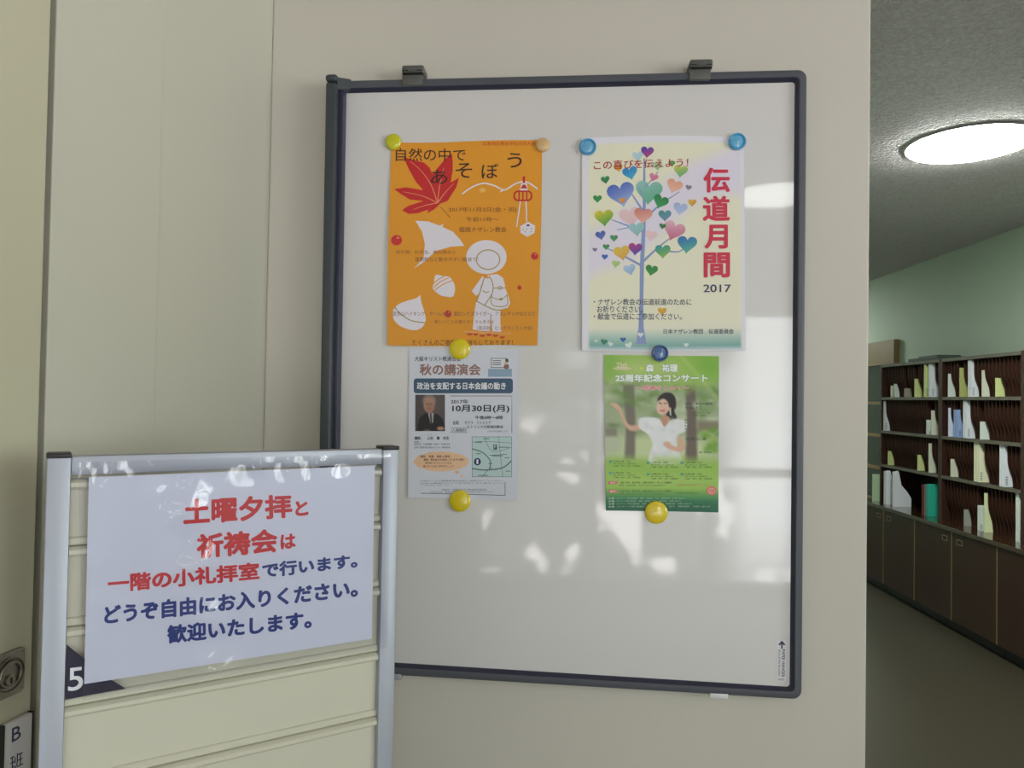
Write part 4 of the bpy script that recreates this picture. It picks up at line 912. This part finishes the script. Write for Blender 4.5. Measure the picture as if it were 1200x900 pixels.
rows = [
    # farther bookcase, first tier
    (1043.6, 452, 466, CR_, .006, .21, 'cream pamphlet at the far left of the top tier of the farther bookcase', z1),
    (1047.5, 450, 466, LG, .006, .21, 'whitish pamphlet second from the left in the top tier of the farther bookcase', z1),
    (1059.5, 455, 466, (150, 146, 130), .005, .21, 'grey low pamphlet alone in the middle of the top tier, farther bookcase', z1),
    (1071.5, 444, 466, YG, .006, .21, 'yellow green pamphlet in the right half of the top tier, farther bookcase', z1),
    (1082.6, 424.5, 466, YG, .022, .21, 'tall yellow green file beside the white files, top tier of farther bookcase', z1),
    (1088.2, 423.5, 466, WHT, .038, .21, 'tall white files at the right end of the top tier, farther bookcase', z1),
    # second tier
    (1035.2, 470, 505, WHT, .020, .21, 'tall white magazine at the left end of the second tier, farther bookcase', z2),
    (1085.4, 492, 508, LG, .030, .21, 'low pale booklet at the right end of the second tier, farther bookcase', z2),
    (1091.0, 481, 508, CR_, .006, .21, 'narrow cream leaflet behind the low booklet, second tier of farther bookcase', z2),
    # third tier
    (1040.3, 528.5, 547, YG, .012, .21, 'yellowish pamphlet at the left of the third tier, farther bookcase', z3),
    (1075.0, 533, 552, YG, .006, .21, 'short yellow green pamphlet in the third tier of the farther bookcase', z3),
    (1088.0, 519.5, 553, CR_, .010, .21, 'tall cream pamphlet at the right of the third tier, farther bookcase', z3),
    # nearer bookcase, top tier
    (1110.8, 438, 466, LG, .005, .21, 'pale grey pamphlet at the left of the top tier, nearer bookcase', z1),
    (1124.2, 431, 466, (168, 170, 104), .012, .21, 'olive yellow pamphlet second from the left in the top tier, nearer bookcase', z1),
    (1134.3, 418.5, 466, WHT, .040, .21, 'tallest white magazine in the top tier of the nearer bookcase', z1),
    (1150.3, 434, 466, CR_, .010, .21, 'cream pamphlet right of the tallest white magazine, nearer bookcase', z1),
    (1166.2, 443, 466, YG, .005, .21, 'short yellow green pamphlet at the right of the top tier, nearer bookcase', z1),
    # second tier
    (1111.0, 478, 512, (206, 212, 232), .010, .21, 'white booklet with blue print at the left of the second tier, nearer bookcase', z2),
    (1117.5, 480, 512, BL, .055, .21, 'blue boxed booklets in the second tier of the nearer bookcase', z2),
    (1128.5, 468.5, 512, WHT, .045, .21, 'tall white and lilac file beside the blue booklets, nearer bookcase', z2),
    (1148.3, 494, 512, LG, .006, .21, 'short pale leaflet right of the tall lilac file, second tier of nearer bookcase', z2),
    # third tier
    (1113.8, 538, 557, CR_, .006, .21, 'short cream leaflet at the left of the third tier, nearer bookcase', z3),
    (1141.2, 517.5, 563, (222, 220, 188), .060, .21, 'thick cream yellow magazines in the middle of the third tier, nearer bookcase', z3),
    (1171.2, 520, 567, WHT, .050, .21, 'white magazines with dark print at the right of the third tier, nearer bookcase', z3),
    # bottom tier
    (1129.3, 597, 608, (150, 150, 140), .004, .20, 'small grey leaflet at the left of the bottom tier, nearer bookcase', zC),
    (1145.5, 592, 613, LG, .020, .20, 'pale leaflets left of the tall cream pamphlet, bottom tier of nearer bookcase', zC),
    (1153.2, 577.5, 616, (214, 220, 176), .016, .20, 'tall cream green pamphlet in the bottom tier of the nearer bookcase', zC),
    (1190.2, 576, 627, LG, .030, .20, 'tall pale magazine at the right edge of the bottom tier, nearer bookcase', zC),
]
TAKEN = []
for (px0, ya, yb, c, th, dp, lab, zb) in rows:
    a_ = fa(px0, (ya + yb) / 2, SHX + .012)[1]; TAKEN.append((zb, a_ - th, a_))
def cprof(z0, z1_, n=7):
    "slot divider: full depth above, swept back below"
    h = z1_ - z0; p = [(DEP - .012, z0), (DEP - .012, z1_), (.02, z1_)]
    for t, d in ((.62, .022), (.5, .026), (.42, .032), (.34, .040), (.26, .047), (.16, .052), (.06, .054), (.0, .055)): p.append((d, z0 + h * t))
    return p
def bookcase(name, label, a0, a1, tiers, open_bottom):
    t = thing(name, label, 'bookcase', FR((SHX + DEP / 2, (a0 + a1) / 2, zC)), 'slotted literature shelves on the long counter')
    a0, a1 = max(a0, a1), min(a0, a1)
    for a, w in ((a0, -1), (a1, 1)):
        MB(FR).box((SHX, a, zC), (SHX + DEP, a + w * .022, zT + .004), bev=.002).build('side_panel', M['wood'], t)
    MB(FR).box((SHX + DEP - .012, a0, zC), (SHX + DEP, a1, zT)).build('back_panel', M['wood_recess'], t)
    lo, hi = a1 + .022, a0 - .022
    for z in (zT, z1, z2, z3):
        MB(FR).box((SHX + .004, lo, z - .018), (SHX + DEP - .012, hi, z), 0).box((SHX, lo, z - .020), (SHX + .0045, hi, z + .002), 1).build('shelf' if z != zT else 'top_panel', [M['wood_recess'], M['shelf_edge']], t)
    spans = [(z1, zT - .018), (z2, z1 - .018), (z3, z2 - .018)] + ([] if open_bottom else [(zC, z3 - .018)])
    n = 22
    for z0, zz in spans:
        for k in range(1, n):
            a = lo + (hi - lo) * k / n
            if any(abs(z0 - zz_) < .01 and r0 - .004 < a < r1 + .004 for zz_, r0, r1 in TAKEN): continue
            MB(FR).extrude([(SHX + x, a - .002, z) for x, z in cprof(z0 + .0005, zz - .0005)], (0, .004, 0)).build('slot_divider', M['wood'], t)
    return t
bookcase('bookcase', 'dark wooden slotted bookcase farther along the counter with an open bottom tier', aL0, aLR + .001, 4, True)
bookcase('bookcase', 'dark wooden slotted bookcase nearer the viewer with dividers in every tier', aLR - .003, aR1, 4, False)
# base cabinets and the counter over them
CX = SHX - .10
def ca(px, py): 
    P = onplane(px, py, FR.o + FR.ex * CX, FR.ex); d = P - FR.o; return d @ FR.ey, d[2]
e1, e2, e3 = ca(1072, 640)[0], ca(1117, 680)[0], ca(1169, 700)[0]
UW = (e1 - e3)
for k, (lo, lab) in enumerate(((e3, 'dark brown base cabinet below the nearer bookcase, middle of the row'), (e1, 'dark brown base cabinet below the farther bookcase, at the far end of the row'), (e3 - UW, 'dark brown base cabinet cut off by the photo edge, nearest of the row'))):
    hi = lo + UW
    t = thing('base_cabinet', lab, 'cabinet', FR((SHX + .05, (lo + hi) / 2, 0)), 'base cabinets under the counter')
    MB(FR).box((CX + .02, lo + .001, .07), (SHX + DEP, hi - .001, zC - .03)).build('carcass', M['wood_recess'], t)
    MB(FR).box((CX + .05, lo + .001, 0), (SHX + DEP, hi - .001, .07)).build('plinth', M['black'], t)
    for d0, d1, hs in ((lo, (lo + hi) / 2, 1), ((lo + hi) / 2, hi, -1)):
        dr = MB(FR).box((CX, d0 + .003, .075), (CX + .0195, d1 - .003, zC - .034), bev=.0015).build('door', M['wood'], t)
        MB(FR).box((CX - .001, d0 + .003, .075), (CX + .004, d0 + .012, zC - .034)).build('edge_strip', M['strip'], dr)
        ac = (d1 if hs > 0 else d0) - hs * .088; zc = zC - .085
        b = MB(FR); w, h = .032, .018
        for (aa, ab, za, zb_) in ((-w, w, h - .005, h), (-w, w, -h, -h + .005), (-w, -w + .005, -h, h), (w - .005, w, -h, h)): b.box((CX - .003, ac + aa, zc + za), (CX + .002, ac + ab, zc + zb_))
        b.box((CX - .0006, ac - w + .004, zc - h + .004), (CX + .002, ac + w - .004, zc + h - .004), 1)
        b.build('recessed_handle', [M['strip'], M['black']], dr)
ct = MB(FR).box((CX - .012, e3 - UW, zC - .03), (SHX + DEP + .02, e1 + UW + .02, zC), bev=.003).build('countertop', M['counter'], loc=FR((SHX, (e1 + e3) / 2, zC - .03)))
tag(ct, 'long polished dark countertop running under both bookcases', 'countertop')

# pamphlets, magazines and files in the slots
def doc(px0, y0, y1, rgb, th, dep, label, cat='pamphlet', name='pamphlet', group='pamphlets in the slotted shelves', zb=None, inset=.012, marks=None, curved=False, top=9):
    "standing paper goods: front edge at photo column px0, spanning rows y0..y1, th thick, dep deep"
    f = fa(px0, (y0 + y1) / 2, SHX + inset); a = f[1]
    zlo = zb if zb is not None else fa(px0, y1, SHX + inset)[2]; zhi = min(fa(px0, y0, SHX + inset)[2], top)
    key = 'paper_%d_%d_%d' % rgb
    if key not in M: M[key] = mat(key, rgb, .5)
    if 'print_dark' not in M: M['print_dark'] = mat('print_dark', (70, 74, 96), .5)
    t = thing(name, label, cat, FR((SHX + inset + dep / 2, a - th / 2, zlo)), group)
    n = max(1, min(6, int(th / .006)))
    b = MB(FR)
    for i in range(n):
        ta = a - th * i / n; h = zhi - (.004 * ((i * 7) % 3) if n > 1 else 0)
        if curved:
            H_ = h - zlo
            b.extrude([(SHX + inset, ta, zlo), (SHX + inset + dep, ta, zlo), (SHX + inset + dep, ta, zlo + H_ * .25), (SHX + inset + dep * .75, ta, zlo + H_ * .45), (SHX + inset + dep * .45, ta, zlo + H_ * .62), (SHX + inset + dep * .3, ta, zlo + H_), (SHX + inset, ta, zlo + H_ * .97)], (0, -th / n * .9, 0))
        else:
            b.box((SHX + inset + .001 * ((i * 5) % 3), ta - th / n * .92, zlo), (SHX + inset + dep, ta, h))
    b.build('cover' if not curved else 'upright', M[key], t)
    if marks:
        m = MB(FR); hh = zhi - zlo
        for (u0, u1, v0, v1) in marks: m.box((SHX + inset + dep * u0, a - th - .0006, zlo + hh * v0), (SHX + inset + dep * u1, a - th, zlo + hh * v1))
        m.build('printing', M['print_dark'], t)
    return t
for (px0, ya, yb, c, th, dp, lab, zb) in rows:
    doc(px0, ya, yb, c, th, dp, lab, zb=zb + e, marks=TXT if th >= .02 else None, top={z1: zT, z2: z1, z3: z2, zC: z3}[zb] - .0215)
# things standing on the open counter tier
doc(1022, 555.5, 585, (178, 200, 166), .010, .12, 'pale green folder standing on the counter at the far end', 'folder', 'folder', None, zb=zC + e, inset=-.055)
doc(1035.6, 551, 586, WHT, .045, .12, 'left of two white curved bookends on the counter', 'bookend', 'bookend', 'white bookends on the counter', zb=zC + e, curved=True, inset=-.04)
doc(1045.6, 551.5, 587, WHT, .020, .14, 'right of two white curved bookends on the counter', 'bookend', 'bookend', 'white bookends on the counter', zb=zC + e, curved=True, inset=-.04)
doc(1080.2, 567.5, 599, (110, 48, 46), .018, .13, 'dark red book beside the teal book on the counter', 'book', 'book', 'books in the open bottom tier', zb=zC + e, inset=-.02)
doc(1083.0, 567.5, 600, (120, 116, 116), .014, .13, 'grey book between the dark red book and the teal book', 'book', 'book', 'books in the open bottom tier', zb=zC + e, inset=-.02)
doc(1085.5, 567, 600, (40, 160, 138), .022, .15, 'bright teal book at the right end of the open bottom tier', 'book', 'book', 'books in the open bottom tier', zb=zC + e, inset=-.02)
f = fa(1080, 421)
tp = MB(FR).box((SHX + .03, fa(1094)[1], zT + .0045), (SHX + .24, fa(1059)[1], zT + .03), bev=.004).box((SHX + .05, fa(1090)[1], zT + .0305), (SHX + .22, fa(1068)[1], zT + .042), bev=.004).build('flat_box', mat('dark_green_card', (52, 66, 56), .6), loc=FR((SHX + .13, (fa(1094)[1] + fa(1059)[1]) / 2, zT + .0045)))
tag(tp, 'flat dark green box lying on top of the farther bookcase', 'box')
# wooden door farther along the same wall
WX = WALLX - .02
def wa(px, py): P = onplane(px, py, FR.o + FR.ex * WX, FR.ex); d = P - FR.o; return d @ FR.ey, d[2]
da, dz = wa(1051.5, 397.5)
dd = MB(FR).box((WX - .03, da, 0), (WALLX, da + .10, dz)).box((WX - .03, da + .95, 0), (WALLX, da + 1.05, dz)).box((WX - .03, da + .10, dz - .22), (WALLX, da + .95, dz)).build('door_2', M['door_wood'], loc=FR((WX, da + .5, 0)))
struct(dd); tag(dd, 'brown wooden door with dark panes beyond the farther bookcase', 'door')
MB(FR).box((WX - .01, da + .10, .02), (WALLX - .002, da + .95, dz - .22)).build('pane', M['dark_glass'], dd)
b = MB(FR)
for k in range(1, 5): b.box((WX - .022, da + .10, .3 * k + .3), (WX - .008, da + .95, .3 * k + .33))
b.build('glazing_bar', M['door_wood'], dd)

# ------------------------------------------------------------------ round ceiling lamps
def lamp(p, r, label, m='lamp'):
    t = thing('ceiling_lamp', label, 'ceiling lamp', (p[0], p[1], CEIL), 'round ceiling lamps')
    c = (p[0], p[1], CEIL)
    MB().lathe([(r * .96, 0), (r * 1.0, .004), (r * 1.0, .007), (r * .99, .010), (r * .96, .010)], c, (0, 0, -1), (1, 0, 0), 64).build('rim', M['lamp_rim'], t, smooth=40)
    MB().lathe([(r * .975, .008), (r * .955, .015), (r * .86, .023), (r * .6, .030), (r * .3, .0335), (.001, .0345)], c, (0, 0, -1), (1, 0, 0), 64).build('diffuser', M[m], t, smooth=60)
lp = onplane(1136, 175, (0, 0, CEIL - .03), np.array([0, 0, 1.0]))
lw = onplane(1066, 175, (0, 0, CEIL - .03), np.array([0, 0, 1.0]))
LR = abs(lp[0] - lw[0])
lamp(lp, LR, 'round glowing ceiling lamp over the shelving corridor')
lamp((1.15, -2.93), LR, 'round glowing ceiling lamp behind the viewer near the entrance', 'lamp_entrance')
lamp((lp[0] + .1, lp[1] + 5.2), LR, 'unseen ceiling lamp added to brighten the far end of the corridor', 'lamp_fill')  # added out of view to lift the far wall and ceiling
